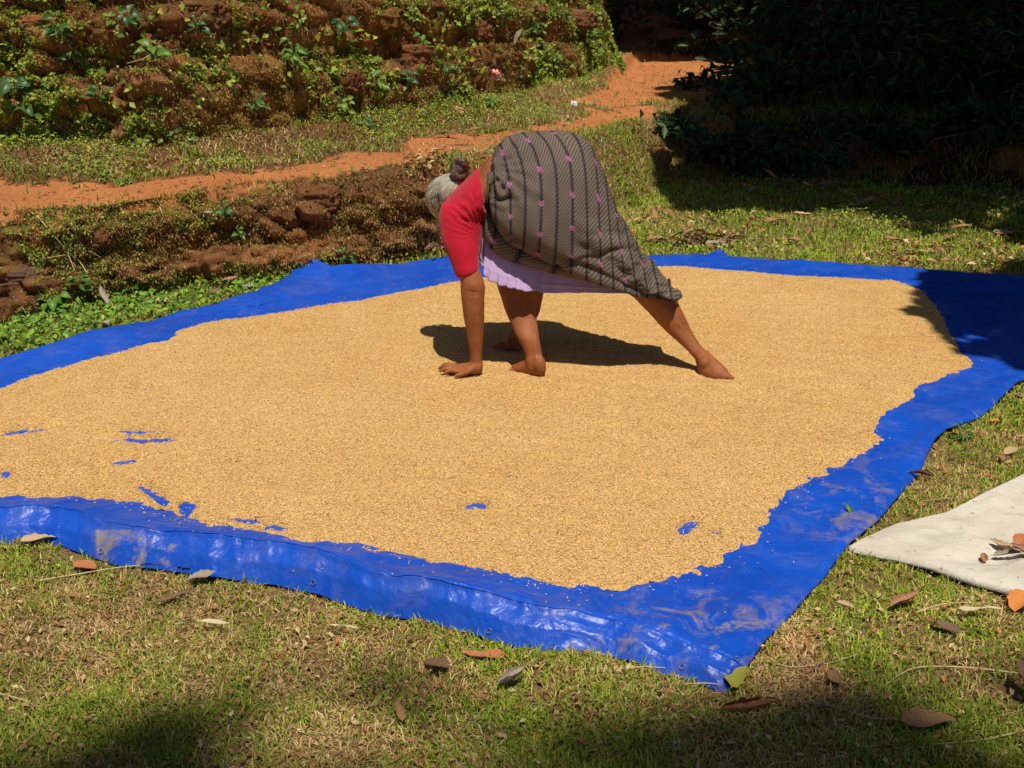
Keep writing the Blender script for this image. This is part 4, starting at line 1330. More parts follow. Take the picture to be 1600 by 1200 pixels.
# ------------------------------------------------------------------ laterite lumps on the banks
def boulder(px, py, s_, lab, col_=(0.28, 0.11, 0.05), seed=0, flat=0.7, sink=0.3):
    b = surf_at(px, py)
    bm = bmesh.new()
    bmesh.ops.create_icosphere(bm, subdivisions=5, radius=1)
    co = np.array([v.co for v in bm.verts])
    d = 0.22 * fbm(co[:, 0] * 1.6 + seed, co[:, 1] * 1.6, co[:, 2] * 1.6, seed, 3)
    d1, d2, hid = worley(co[:, 0] * 2.5 + seed, co[:, 1] * 2.5, co[:, 2] * 2.5, seed)
    d = d + 0.13 * (np.clip((d2 - d1) * 2, 0, 1) - 0.5) + 0.13 * fbm(co[:, 0] * 8, co[:, 1] * 8, co[:, 2] * 8, seed, 4, 0.65)
    co = np.sign(co) * np.abs(co) ** 0.62
    co = co * (1 + d)[:, None] * np.array([1, 0.8, flat]) * s_
    for v, c_ in zip(bm.verts, co):
        v.co = c_
    m = bpy.data.meshes.new('laterite_stone'); bm.to_mesh(m); bm.free()
    m.polygons.foreach_set('use_smooth', np.ones(len(m.polygons), bool))
    a = m.attributes.new('tint', 'FLOAT_COLOR', 'POINT')
    cc = np.ones((len(co), 4), np.float32)
    cc[:, :3] = np.array(col_) * 0.95 * (0.85 + 0.5 * hid)[:, None]
    a.data.foreach_set('color', cc.ravel())
    m.materials.append(M_soil)
    return link('laterite_stone', m, loc=(b[0], b[1] + s_ * sink, b[2] - s_ * 0.15), label=lab, cat='stone')


for i, (px, py, s_, lab, cc) in enumerate([
    (35, 378, 0.085, 'rough laterite stone at the left end of the low bank', (0.28, 0.11, 0.05)),
    (20, 440, 0.09, 'grey brown laterite stone low in the left of the low bank', (0.2, 0.12, 0.08)),
    (62, 455, 0.08, 'dark laterite stone beneath the pale roots', (0.22, 0.09, 0.05)),
    (140, 372, 0.075, 'laterite stone beside the hooked root', (0.26, 0.11, 0.05)),
    (245, 395, 0.085, 'lumpy laterite stone in the middle of the low bank', (0.24, 0.10, 0.05)),
    (400, 295, 0.055, 'small rounded stone on the lip of the low bank', (0.30, 0.12, 0.06)),
    (490, 312, 0.11, 'broad brown lump at the right of the low bank', (0.25, 0.11, 0.045)),
    (430, 412, 0.10, 'smooth reddish mound behind the raised tarpaulin fold', (0.42, 0.16, 0.07)),
    (370, 78, 0.15, 'brown block above the dark hollow of the high bank', (0.26, 0.13, 0.05)),
    (300, 20, 0.15, 'brown hump at the top left of the high bank', (0.24, 0.12, 0.05)),
    (590, 28, 0.14, 'mossy orange brown block at the top of the bank', (0.30, 0.15, 0.045)),
    (640, 85, 0.13, 'brown laterite block behind the hanging vine', (0.26, 0.11, 0.05)),
    (740, 45, 0.12, 'reddish block near the top right of the bank', (0.30, 0.12, 0.06)),
    (905, 28, 0.14, 'brown rock at the rounded right end of the bank', (0.26, 0.13, 0.06)),
    (50, 40, 0.11, 'orange earth block at the upper left', (0.38, 0.15, 0.06)),
    (530, 125, 0.12, 'brown block left of the paired light leaves', (0.25, 0.11, 0.05)),
    (640, 165, 0.10, 'brown rock low in the centre of the high bank', (0.25, 0.10, 0.05)),
    (1020, 245, 0.13, 'laterite knob at the edge of the shade', (0.30, 0.14, 0.06)),
]):
    boulder(px, py, s_, lab, cc, i * 3 + 1, sink=1.05, flat=0.55)


# ------------------------------------------------------------------ the woman
PERSON_Z = 0.052


def cat_rom(arr, sub):
    arr = np.asarray(arr, float)
    n = len(arr)
    out = []
    for i in range(n - 1):
        p0, p1, p2, p3 = arr[max(i - 1, 0)], arr[i], arr[i + 1], arr[min(i + 2, n - 1)]
        for k in range(sub):
            q = k / sub
            out.append(0.5 * (2 * p1 + (p2 - p0) * q + (2 * p0 - 5 * p1 + 4 * p2 - p3) * q * q + (3 * p1 - p0 - 3 * p2 + p3) * q ** 3))
    out.append(arr[-1])
    return np.array(out)


def loft(secs, n=24, sub=5, pw=1.0, cap=True, ret_grid=False):
    """secs: (ax, ay, bx, by, y, half depth) - two outline points, distance and half thickness of each section"""
    S_ = cat_rom([s[:6] for s in secs], sub)
    V = []
    for ax, ay, bx, by, yc, hd in S_:
        A, B = P(ax, ay, yc), P(bx, by, yc)
        c = (A + B) / 2; e1 = (A - B) / 2; e2 = np.array([0, -1.0, 0]) * max(hd, 0.002)
        for k in range(n):
            a = math.tau * k / n
            ca, sa = math.cos(a), math.sin(a)
            V.append(c + e1 * math.copysign(abs(ca) ** pw, ca) + e2 * math.copysign(abs(sa) ** pw, sa))
    V = np.array(V)
    m = len(S_)
    if ret_grid:
        return V.reshape(m, n, 3)
    F = []
    for i in range(m - 1):
        for k in range(n):
            F.append((i * n + k, i * n + (k + 1) % n, (i + 1) * n + (k + 1) % n, (i + 1) * n + k))
    V = list(map(tuple, V))
    if cap:
        c0 = len(V); V.append(tuple(np.mean(V[:n], 0))); c1 = len(V); V.append(tuple(np.mean(V[(m - 1) * n:m * n], 0)))
        for k in range(n):
            F.append((c0, k, (k + 1) % n, k)); F.append((c1, (m - 1) * n + k, (m - 1) * n + (k + 1) % n, (m - 1) * n + k))
            F[-2] = (c0, k, (k + 1) % n, (k + 1) % n); F[-1] = (c1, (m - 1) * n + (k + 1) % n, (m - 1) * n + k, (m - 1) * n + k)
    return V, F


def ellipsoid(c, ax, rot=None, n=20, m=12):
    V, F = [], []
    Rm = rot.to_matrix() if rot is not None else Matrix.Identity(3)
    for i in range(m + 1):
        th = math.pi * i / m
        for k in range(n):
            a = math.tau * k / n
            q = Rm @ Vector((ax[0] * math.sin(th) * math.cos(a), ax[1] * math.sin(th) * math.sin(a), ax[2] * math.cos(th)))
            V.append((c[0] + q.x, c[1] + q.y, c[2] + q.z))
    for i in range(m):
        for k in range(n):
            F.append((i * n + k, i * n + (k + 1) % n, (i + 1) * n + (k + 1) % n, (i + 1) * n + k))
    return V, F


def fuse(geo, name, voxel, mat, smooth_it=4, fac=0.5):
    """one continuous skin over the collected volumes"""
    me = geo.mesh(name)
    ob = bpy.data.objects.new(name + '_tmp', me); scene.collection.objects.link(ob)
    rm = ob.modifiers.new('r', 'REMESH'); rm.mode = 'VOXEL'; rm.voxel_size = voxel; rm.use_smooth_shade = True
    if smooth_it:
        s_ = ob.modifiers.new('s', 'SMOOTH'); s_.iterations = smooth_it; s_.factor = fac
    dg = bpy.context.evaluated_depsgraph_get()
    out = bpy.data.meshes.new_from_object(ob.evaluated_get(dg))
    out.name = name
    bpy.data.objects.remove(ob)
    out.materials.clear(); out.materials.append(mat)
    out.polygons.foreach_set('use_smooth', np.ones(len(out.polygons), bool))
    return out


def n_of(me):
    a = np.empty(len(me.vertices) * 3, np.float32); me.vertex_normals.foreach_get('vector', a); return a.reshape(-1, 3).astype(float)


def set_v(me, v):
    me.vertices.foreach_set('co', v.astype(np.float32).ravel()); me.update()


# depths (metres from the camera's foot)
YH = 3.80          # near hand and both feet
# materials
t = NT('skin')
n1 = t.noise(9, 5, 0.6); n2 = t.noise(60, 3, 0.6)
c = t.mix(t.map(n1, 0.35, 0.7), (0.33, 0.108, 0.034), (0.22, 0.070, 0.024))
c = t.mix(t.map(n2, 0.5, 0.75, 0, 0.3), c, (0.17, 0.062, 0.026))
sepz = t.n('ShaderNodeSeparateXYZ'); t.put(sepz.inputs[0], t.pos())
c = t.mix(t.map(t.noise(22, 4, 0.6), 0.52, 0.7, 0, 0.35), c, (0.38, 0.16, 0.07))
M_skin = t.fin(c, t.map(t.noise(30, 3), 0.3, 0.7, 0.52, 0.72), t.bump(t.math('ADD', n2, t.noise(180, 3, 0.6)), 0.35, 0.004), spec=0.3, **{'Subsurface Weight': 0.06, 'Subsurface Scale': 0.02})
t = NT('red_cotton')
M_red = t.fin(t.mix(t.map(t.noise(7, 4), 0.35, 0.7), (0.50, 0.008, 0.028), (0.40, 0.006, 0.022)), 0.85, t.bump(t.noise(160, 2), 0.15, 0.002), spec=0.15, **{'Sheen Weight': 0.15})
t = NT('lilac_cotton')
M_lilac = t.fin(t.mix(t.map(t.noise(12, 4), 0.35, 0.7), (0.46, 0.32, 0.54), (0.40, 0.27, 0.48)), 0.85, t.bump(t.noise(200, 2), 0.12, 0.002), spec=0.15)

# printed brown cloth: bands of chevrons, twill lines, pink flowers
def cloth_mat():
    t = NT('patterned_brown_cotton')
    uvn = t.n('ShaderNodeUVMap', uv_map='UVMap').outputs[0]
    s_ = t.n('ShaderNodeSeparateXYZ'); t.put(s_.inputs[0], uvn)
    u, v = s_.outputs[0], s_.outputs[1]
    SPC = 0.056
    us = t.math('DIVIDE', u, SPC)
    fr = t.math('ABSOLUTE', t.math('SUBTRACT', t.math('FRACT', us), 0.5))        # 0 at the band
    idx = t.math('FLOOR', us)
    # chevron inside band
    chev = t.math('FRACT', t.math('DIVIDE', t.math('ADD', v, t.math('MULTIPLY', fr, SPC * 2.4)), 0.0135))
    chev_m = t.map(chev, 0.35, 0.55, 0.0, 1.0)
    band = t.math('SUBTRACT', 1.0, t.map(fr, 0.095, 0.13))
    band_core = t.math('SUBTRACT', 1.0, t.map(fr, 0.02, 0.04))
    tw = t.math('FRACT', t.math('DIVIDE', t.math('ADD', t.math('MULTIPLY', u, 1.0), t.math('MULTIPLY', v, 0.62)), 0.0095))
    tw_m = t.map(t.math('ABSOLUTE', t.math('SUBTRACT', tw, 0.5)), 0.16, 0.30)
    nz = t.noise(5, 4, 0.6)
    light = t.mix(t.map(nz, 0.35, 0.7), (0.175, 0.134, 0.104), (0.13, 0.098, 0.078))
    c = t.mix(tw_m, (0.080, 0.058, 0.046), light)
    c = t.mix(band, c, t.mix(chev_m, (0.005, 0.005, 0.010), (0.11, 0.085, 0.075)))
    c = t.mix(t.math('MULTIPLY', band_core, 0.9), c, (0.008, 0.008, 0.012))
    # flowers on every other band
    odd = t.math('MODULO', t.math('ABSOLUTE', idx), 2.0)
    vo = t.math('ADD', t.math('DIVIDE', v, 0.115), t.math('MULTIPLY', t.math('MODULO', t.math('ABSOLUTE', t.math('FLOOR', t.math('MULTIPLY', idx, 0.5))), 2.0), 0.5))
    fv = t.math('MULTIPLY', t.math('SUBTRACT', t.math('FRACT', vo), 0.5), 0.115)
    fu = t.math('MULTIPLY', t.math('SUBTRACT', t.math('FRACT', us), 0.5), SPC)
    ang = t.math('ARCTAN2', fv, fu)
    rad = t.math('SQRT', t.math('ADD', t.math('MULTIPLY', fv, fv), t.math('MULTIPLY', fu, fu)))
    pet = t.math('ADD', 0.0100, t.math('MULTIPLY', t.math('SINE', t.math('MULTIPLY', ang, 5.0)), 0.0022))
    fl = t.math('LESS_THAN', rad, pet)
    fl = t.math('MULTIPLY', fl, t.math('GREATER_THAN', odd, 0.5))
    fl = t.math('MULTIPLY', fl, t.map(t.noise(260, 2), 0.42, 0.55, 0.15, 1.0))
    c = t.mix(fl, c, (0.42, 0.12, 0.28))
    weave = t.noise(260, 2)
    return t.fin(c, 0.8, t.bump(weave, 0.15, 0.002), spec=0.2)


M_cloth = cloth_mat()
t = NT('hair')
sp3 = t.n('ShaderNodeSeparateXYZ'); t.put(sp3.inputs[0], t.pos())
HBX, HBZ = float(P(722, 262, 4.06)[0] - 0.1), float(P(722, 262, 4.06)[2] - PERSON_Z)
hang = t.math('ARCTAN2', t.math('SUBTRACT', sp3.outputs[2], HBZ), t.math('SUBTRACT', sp3.outputs[0], HBX))
hrad = t.math('SQRT', t.math('ADD', t.math('POWER', t.math('SUBTRACT', sp3.outputs[2], HBZ), 2.0), t.math('POWER', t.math('SUBTRACT', sp3.outputs[0], HBX), 2.0)))
cmb = t.n('ShaderNodeCombineXYZ'); t.put(cmb.inputs[0], t.math('MULTIPLY', hang, 9.0)); t.put(cmb.inputs[1], t.math('MULTIPLY', hrad, 8.0)); t.put(cmb.inputs[2], t.math('MULTIPLY', sp3.outputs[1], 12.0))
hn = t.noise(2.2, 5, 0.7, vec=cmb.outputs[0], dist=0.25)
c = t.ramp(hn, [(0.30, (0.10, 0.07, 0.04)), (0.45, (0.28, 0.24, 0.17)), (0.62, (0.46, 0.43, 0.34)), (0.8, (0.62, 0.6, 0.52))])
M_hair = t.fin(c, 0.42, t.bump(hn, 0.8, 0.006), spec=0.5)
t = NT('bun_hair')
hn = t.noise(60, 3, 0.6, dist=2.0)
M_bun = t.fin(t.ramp(hn, [(0.35, (0.035, 0.02, 0.012)), (0.6, (0.11, 0.065, 0.04)), (0.8, (0.3, 0.22, 0.15))]), 0.4, t.bump(hn, 0.8, 0.006), spec=0.5)

person = link('person', None, loc=(0.1, 3.95, PERSON_Z), label='barefoot grey haired woman in red blouse bending down to spread grain with both hands', cat='person')
INV = Matrix.Translation(person.location).inverted()


def child(name, me, label=None):
    me.transform(INV)
    return link(name, me, parent=person, label=label)


# ---- body volumes
g = Geo()
# near (left) arm: upper arm, elbow, forearm
g.add(loft([(700, 330, 745, 322, 3.94, 0.044), (704, 360, 746, 352, 3.92, 0.040), (708, 395, 748, 390, 3.88, 0.040), (716, 425, 750, 420, 3.84, 0.040), (719.5, 440, 755, 437, 3.825, 0.041),
            (719, 452, 758, 450, 3.82, 0.041), (720.5, 466, 757.5, 466, 3.815, 0.041), (723, 485, 757, 485, 3.81, 0.039), (727, 508, 756.5, 508, 3.805, 0.034),
            (731, 530, 755, 530, 3.80, 0.029), (733, 545, 754, 546, 3.80, 0.026), (734, 558, 753.5, 559, 3.80, 0.026), (733, 570, 754, 572, 3.80, 0.028), (735, 577, 752, 580, 3.80, 0.026)], 24))
# near hand: heel of the hand, palm
g.add(loft([(755, 566, 754, 579, 3.80, 0.016), (750, 561, 751, 582, 3.80, 0.030), (741, 561, 743, 583, 3.80, 0.036), (731, 567, 733, 582.5, 3.80, 0.040), (722, 570, 722, 581.5, 3.80, 0.042), (712, 571.5, 712, 580.5, 3.80, 0.040), (706, 573, 706, 580, 3.80, 0.036)], 20))
for dy, ln, tipy, r0 in ((0.031, 24, 3, 0.0085), (0.011, 28, 1.5, 0.009), (-0.010, 25, 3.0, 0.009), (-0.029, 18, 4.0, 0.008)):
    pts = []
    for q in (0, 0.3, 0.55, 0.8, 1.0):
        p_ = P(712 - ln * q * 1.0, 575.5 + 0.6 * q + (2.0 if q > 0.9 else 0), 3.80)
        pts.append((p_[0], 3.80 + dy * (1 + 0.35 * q), p_[2] - 0.004 * q + 0.006 * math.sin(q * 3)))
    g.add(tube(pts, [r0 * 1.1, r0, r0 * 1.02, r0 * 0.85, r0 * 0.5], 10))
p0 = P(741, 574, 3.775); 
g.add(tube([(p0[0], 3.785, p0[2] - 0.004), (p0[0] - 0.028, 3.755, p0[2] - 0.012), (p0[0] - 0.052, 3.742, p0[2] - 0.016), (p0[0] - 0.072, 3.738, p0[2] - 0.02)], [0.013, 0.0115, 0.0095, 0.006], 10))
# near (left) leg: thigh, knee, calf, ankle
g.add(loft([(900, 260, 815, 300, 4.02, 0.08), (880, 330, 800, 345, 4.00, 0.080), (857, 395, 784, 400, 3.97, 0.065), (845, 430, 776, 432, 3.95, 0.055), (838, 447, 778, 449, 3.94, 0.052), (835, 462, 783, 465, 3.925, 0.051), (836, 480, 789, 484, 3.90, 0.050), (839, 500, 797, 503, 3.87, 0.047),
            (842, 520, 806, 523, 3.83, 0.040), (844.5, 537, 814.5, 539, 3.81, 0.032), (846.5, 550, 820, 552, 3.80, 0.029), (848, 562, 821, 563, 3.79, 0.030), (849, 572, 822, 573, 3.79, 0.030)], 24))
# near foot: heel to toes
g.add(loft([(853, 570, 852, 583, 3.775, 0.012), (850, 560, 850, 587, 3.775, 0.026), (843, 553, 842, 588, 3.78, 0.032), (833, 552, 832, 587, 3.79, 0.032), (823, 556, 823, 584, 3.81, 0.033), (814, 562, 813, 582, 3.83, 0.036), (806, 566.5, 805, 580.5, 3.85, 0.039), (800, 570, 799, 580, 3.865, 0.038)], 22))
for k, (dy, ln, r0) in enumerate(((-0.032, 7, 0.0115), (-0.012, 8, 0.0085), (0.005, 7, 0.008), (0.020, 6, 0.0075), (0.033, 4, 0.007))):
    a_ = P(802, 576.5, 3.865); b_ = P(802 - ln, 578.0, 3.875)
    g.add(tube([(a_[0], a_[1] + dy, a_[2]), ((a_[0] + b_[0]) / 2, a_[1] + dy * 1.05, a_[2] + 0.002), (b_[0], b_[1] + dy * 1.1, b_[2] + 0.001), (b_[0] - 0.006, b_[1] + dy * 1.1, b_[2] - 0.002)], [r0 * 1.1, r0, r0, r0 * 0.6], 10))
# ankle bones
# far (right) leg stretched to the right
g.add(loft([(935, 270, 850, 310, 4.05, 0.085), (955, 340, 885, 375, 4.02, 0.08), (990, 395, 925, 425, 3.98, 0.07), (1025, 430, 965, 450, 3.95, 0.062), (1049, 455, 988, 463, 3.92, 0.058), (1058, 470, 1002, 477, 3.91, 0.056), (1068, 490, 1020, 496, 3.895, 0.050),
            (1078, 510, 1040, 517, 3.88, 0.042), (1088, 527, 1060, 535, 3.86, 0.034), (1098, 541, 1074, 548, 3.84, 0.029), (1106, 549, 1081, 556, 3.83, 0.029), (1110, 556, 1088, 563, 3.82, 0.030)], 24))
g.add(loft([(1108, 547, 1083, 556, 3.84, 0.027), (1112, 553, 1087, 565, 3.82, 0.033), (1117, 558, 1089, 574, 3.81, 0.037), (1123, 564, 1094, 585, 3.80, 0.038), (1130, 571, 1105, 591.5, 3.79, 0.041), (1135, 576.5, 1118, 593, 3.79, 0.043), (1138, 580, 1128, 593, 3.79, 0.042)], 22))
g.add(ellipsoid(P(1101, 566, 3.80), (0.026, 0.030, 0.027)))
for dy, ex, r0 in ((-0.034, 1141.5, 0.0125), (-0.011, 1141, 0.0085), (0.008, 1140, 0.008), (0.025, 1138, 0.0075), (0.040, 1135.5, 0.007)):
    a_ = P(1130, 583, 3.79); b_ = P(ex, 587.5, 3.79)
    g.add(tube([(a_[0], a_[1] + dy, a_[2]), ((a_[0] + b_[0]) / 2, a_[1] + dy, (a_[2] + b_[2]) / 2 + 0.003), (b_[0], b_[1] + dy, b_[2]), (b_[0] + 0.005, b_[1] + dy, b_[2] - 0.003)], [r0 * 1.1, r0, r0, r0 * 0.6], 10))
# far (right) arm, its hand on the grain beyond the near leg
g.add(loft([(770, 300, 815, 345, 4.18, 0.05), (790, 350, 838, 372, 4.17, 0.046), (808, 400, 850, 412, 4.15, 0.042), (812, 440, 851, 445, 4.13, 0.040), (812, 460, 848, 466, 4.12, 0.038), (812, 478, 843, 488, 4.11, 0.034), (806, 500, 832, 507, 4.10, 0.028), (800, 516, 820, 522, 4.09, 0.025), (797, 525, 815, 531, 4.09, 0.025)], 20))
g.add(loft([(796, 521, 817, 527, 4.09, 0.024), (794, 528, 818, 536, 4.085, 0.034), (793, 535, 818, 542, 4.08, 0.038), (794, 541, 817, 545, 4.07, 0.036)], 18))
for dx, ln, r0 in ((-0.026, 0.05, 0.0085), (-0.009, 0.058, 0.009), (0.009, 0.055, 0.009), (0.026, 0.045, 0.008)):
    a_ = P(804, 540, 4.075)
    g.add(tube([(a_[0] + dx * 0.9 - 0.002, 4.075, PERSON_Z + 0.014), (a_[0] + dx * 1.1 - 0.022, 4.075 - ln * 0.3, PERSON_Z + 0.014), (a_[0] + dx * 1.2 - 0.04, 4.075 - ln * 0.5, PERSON_Z + 0.009), (a_[0] + dx * 1.2 - 0.05, 4.075 - ln * 0.6, PERSON_Z + 0.003)], [r0 * 1.1, r0, r0 * 0.95, r0 * 0.55], 10))
g.add(tube([tuple(P(797, 532, 4.06)), tuple(P(793, 538, 4.03)), tuple(P(794, 543, 4.01))], [0.012, 0.010, 0.007], 10))
# trunk and pelvis, shoulders, neck
g.add(loft([(925, 235, 880, 370, 4.06, 0.13), (885, 218, 845, 365, 4.06, 0.155), (840, 220, 815, 345, 4.05, 0.150), (800, 228, 785, 335, 4.04, 0.135), (768, 243, 766, 333, 4.03, 0.125), (750, 262, 757, 340, 4.02, 0.125), (730, 285, 742, 346, 4.02, 0.135), (708, 310, 724, 355, 4.02, 0.135), (696, 328, 712, 358, 4.02, 0.11), (692, 340, 700, 352, 4.02, 0.05)], 28))
g.add(ellipsoid(P(722, 335, 3.94), (0.052, 0.06, 0.055)))
g.add(ellipsoid(P(728, 330, 4.12), (0.05, 0.06, 0.05)))
neckA, neckB = Vector(P(726, 318, 4.05)), Vector(P(705, 312, 4.09))
g.add(tube([neckA, (neckA + neckB) / 2, neckB], [0.058, 0.052, 0.052], 16))
# head: crown points down and to the left, face towards the ground
HC = Vector(P(704, 309, 4.10))
crown = Vector((-0.80, 0.10, -0.45)).normalized()         # out of the top of the head
face = Vector((0.32, 0.20, -0.90)); face = (face - crown * face.dot(crown)).normalized()
side = face.cross(crown).normalized()
HR = Matrix((side, face, crown)).transposed()            # local x side, y face, z crown
hq = HR.to_quaternion()


def hp(a, b, c_):
    return HC + side * a + face * b + crown * c_


g.add(ellipsoid(HC, (0.069, 0.084, 0.086), hq, 28, 18))
g.add(ellipsoid(hp(0, 0.035, -0.055), (0.052, 0.058, 0.055), hq, 24, 14))       # jaw
g.add(ellipsoid(hp(0, 0.078, -0.095), (0.020, 0.016, 0.014), hq))                # chin
g.add(tube([hp(0, 0.083, 0.012), hp(0, 0.098, -0.012), hp(0, 0.112, -0.032), hp(0, 0.094, -0.04)], [0.008, 0.010, 0.013, 0.008], 10))
for s_ in (-1, 1):
    g.add(ellipsoid(hp(s_ * 0.011, 0.098, -0.034), (0.008, 0.009, 0.007), hq))
    g.add(ellipsoid(hp(s_ * 0.030, 0.082, 0.006), (0.015, 0.010, 0.010), hq))    # lids
    g.add(ellipsoid(hp(s_ * 0.036, 0.066, -0.03), (0.022, 0.018, 0.018), hq))    # cheeks
    g.add(ellipsoid(hp(s_ * 0.075, -0.004, -0.012), (0.007, 0.018, 0.030), hq))  # ears
    g.add(ellipsoid(hp(s_ * 0.077, -0.002, -0.034), (0.006, 0.010, 0.012), hq))
    g.add(tube([hp(s_ * 0.012, 0.090, 0.020), hp(s_ * 0.030, 0.088, 0.025), hp(s_ * 0.048, 0.074, 0.018)], 0.005, 8))
g.add(tube([hp(-0.024, 0.083, -0.062), hp(0, 0.094, -0.060), hp(0.024, 0.083, -0.062)], [0.004, 0.0065, 0.004], 8))
g.add(tube([hp(-0.020, 0.082, -0.071), hp(0, 0.092, -0.071), hp(0.020, 0.082, -0.071)], [0.004, 0.0065, 0.004], 8))
me = fuse(g, 'body', 0.0042, M_skin, 3)
v_, n_ = v_of(me), n_of(me)
w_ = 0.0022 * fbm(v_[:, 0] * 18, v_[:, 1] * 18, v_[:, 2] * 12, 150, 4)
bpx, bpy_ = to_px(v_[:, 0], v_[:, 1], v_[:, 2])
arm = (bpx < 762) & (bpy_ > 425) & (v_[:, 1] < 3.9)
elb = arm * np.exp(-((bpx - 742) / 9) ** 2)
w_ -= elb * (0.0026 * np.exp(-((bpy_ - 456 - 0.25 * (bpx - 738)) / 1.8) ** 2) + 0.0018 * np.exp(-((bpy_ - 461 - 0.1 * (bpx - 738)) / 1.3) ** 2) - 0.0035 * np.exp(-((bpy_ - 447) / 7.0) ** 2)) + arm * 0.002 * np.exp(-((bpx - 742) / 6) ** 2 - ((bpy_ - 476) / 8) ** 2)
w_ += arm * sstep(480, 545, bpy_) * 0.0022 * np.exp(-((bpx - 745) / 2.5) ** 2)          # tendon of the forearm
leg = (bpx > 800) & (bpx < 860) & (bpy_ > 520) & (bpy_ < 575)
w_ += leg * 0.004 * np.exp(-((bpx - 838) / 2.5) ** 2) * sstep(515, 545, bpy_) - leg * 0.003 * np.exp(-((bpx - 830) / 2.5) ** 2) * sstep(520, 545, bpy_)
leg2 = (bpx > 1040) & (bpy_ > 505) & (bpy_ < 560)
sc_ = (bpx - 1098) * 0.77 - (bpy_ - 548) * 0.64
w_ += leg2 * 0.003 * np.exp(-((sc_ + 2) / 2.5) ** 2) - leg2 * 0.003 * np.exp(-((sc_ - 4) / 2.5) ** 2)
w_ -= (bpy_ > 552) * (bpy_ < 590) * (bpx > 815) * (bpx < 860) * 0.0015 * np.clip(np.sin(bpy_ * 1.6), 0, 1)
set_v(me, v_ + n_ * w_[:, None])
child('body', me)
for s_ in (-1, 1):
    e_ = Geo().add(ellipsoid(hp(s_ * 0.030, 0.086, 0.004), (0.011, 0.0085, 0.006), hq)).mesh('eye', None)
    t = NT('eye'); e_.materials.append(t.fin((0.5, 0.45, 0.4), 0.2))
    child('eye', e_)

# ---- hair: cap drawn back to the bun
g = Geo()
V, F = ellipsoid(HC, (0.076, 0.090, 0.093), hq, 72, 48)
V2 = []
for q in V:
    d = Vector(q) - HC
    fa, cr_, si = d.dot(face), d.dot(crown), d.dot(side)
    k = 1.0
    if fa > 0.045 + 0.0 and cr_ < 0.055:
        k = 0.80                                      # pulled under the skin at the face
    if cr_ < -0.045 and fa > -0.02:
        k = 0.75
    if abs(si) > 0.062 and abs(fa) < 0.03 and cr_ < 0.01:
        k = 0.86
    gr = 1 + 0.016 * math.sin(34 * math.atan2(si, cr_ + 0.12) + 3 * float(vnoise(np.array([si * 30]), np.array([cr_ * 20]), 0, 4)[0])) + 0.010 * float(vnoise(np.array([si * 90]), np.array([cr_ * 40]), 0, 3)[0])
    V2.append(tuple(HC + d * k * gr))
g.add((V2, F))
me = fuse(g, 'hair', 0.0028, M_hair, 1)
hair = child('hair', me)
# loose strands along the hairline and the nape
g = Geo()
rr = random.Random(9)
for i in range(150):
    a = rr.uniform(-1.5, 1.5)
    st_ = hp(0.078 * math.sin(a), -0.02 + rr.uniform(-0.05, 0.07), 0.088 * math.cos(a) * rr.uniform(0.6, 1.0))
    dirv = (hp(0.0, -0.10, -0.02) - st_).normalized()
    out = (st_ - HC).normalized()
    st_ = HC + (st_ - HC).normalized() * 0.086
    L_ = rr.uniform(0.03, 0.07)
    mid_ = HC + ((st_ + dirv * L_ * 0.5) - HC).normalized() * rr.uniform(0.088, 0.095)
    g.add(tube([st_, mid_, HC + ((st_ + dirv * L_) - HC).normalized() * 0.09], [0.0012, 0.0012, 0.0006], 4))
for i in range(26):                                    # wisps hanging from the forehead side
    st_ = hp(rr.uniform(-0.07, 0.05), rr.uniform(0.03, 0.07), rr.uniform(0.05, 0.085))
    g.add(tube([st_, st_ + Vector((rr.uniform(-0.02, 0.0), 0, -0.02)), st_ + Vector((rr.uniform(-0.03, 0.02), rr.uniform(-0.01, 0.01), rr.uniform(-0.03, -0.055)))], [0.001, 0.0009, 0.0005], 4))
strands = child('hair_strands', g.mesh('hair_strands', M_hair))
strands['kind'] = 'stuff'
# bun: a coiled knot
g = Geo()
BC = Vector(P(718, 264, 4.06))
ax1 = Vector((0.9, 0.1, 0.35)).normalized(); ax2 = Vector((-0.2, 0.1, 0.95)).normalized()
coil = []
for i in range(40):
    a = i / 39 * math.tau * 1.9
    rad = 0.024 - 0.004 * (i / 39)
    coil.append(BC + ax1 * math.cos(a) * rad * 1.05 + ax2 * math.sin(a) * rad * 1.35 + Vector((0, -1, 0)) * (0.004 * i / 39 + 0.006 * math.sin(a * 2)))
g.add(tube(coil, [0.008 + 0.007 * math.sin(i / 39 * math.pi) for i in range(40)], 10))
g.add(tube([Vector(P(712, 283, 4.09)), Vector(P(712, 274, 4.08)), Vector(P(716, 266, 4.06))], [0.026, 0.018, 0.016], 12))
g.add(ellipsoid(BC, (0.021, 0.018, 0.026)))
me = fuse(g, 'hair_bun', 0.0026, M_bun, 1)
v_, n_ = v_of(me), n_of(me)
set_v(me, v_ + n_ * (0.005 * fbm(v_[:, 0] * 40, v_[:, 1] * 40, v_[:, 2] * 25, 180, 3) + 0.001 * np.sin(v_[:, 0] * 500 + 8 * fbm(v_[:, 0] * 30, v_[:, 1] * 30, v_[:, 2] * 30, 181)))[:, None])
child('hair_bun', me, 'darker brown coiled hair bun')

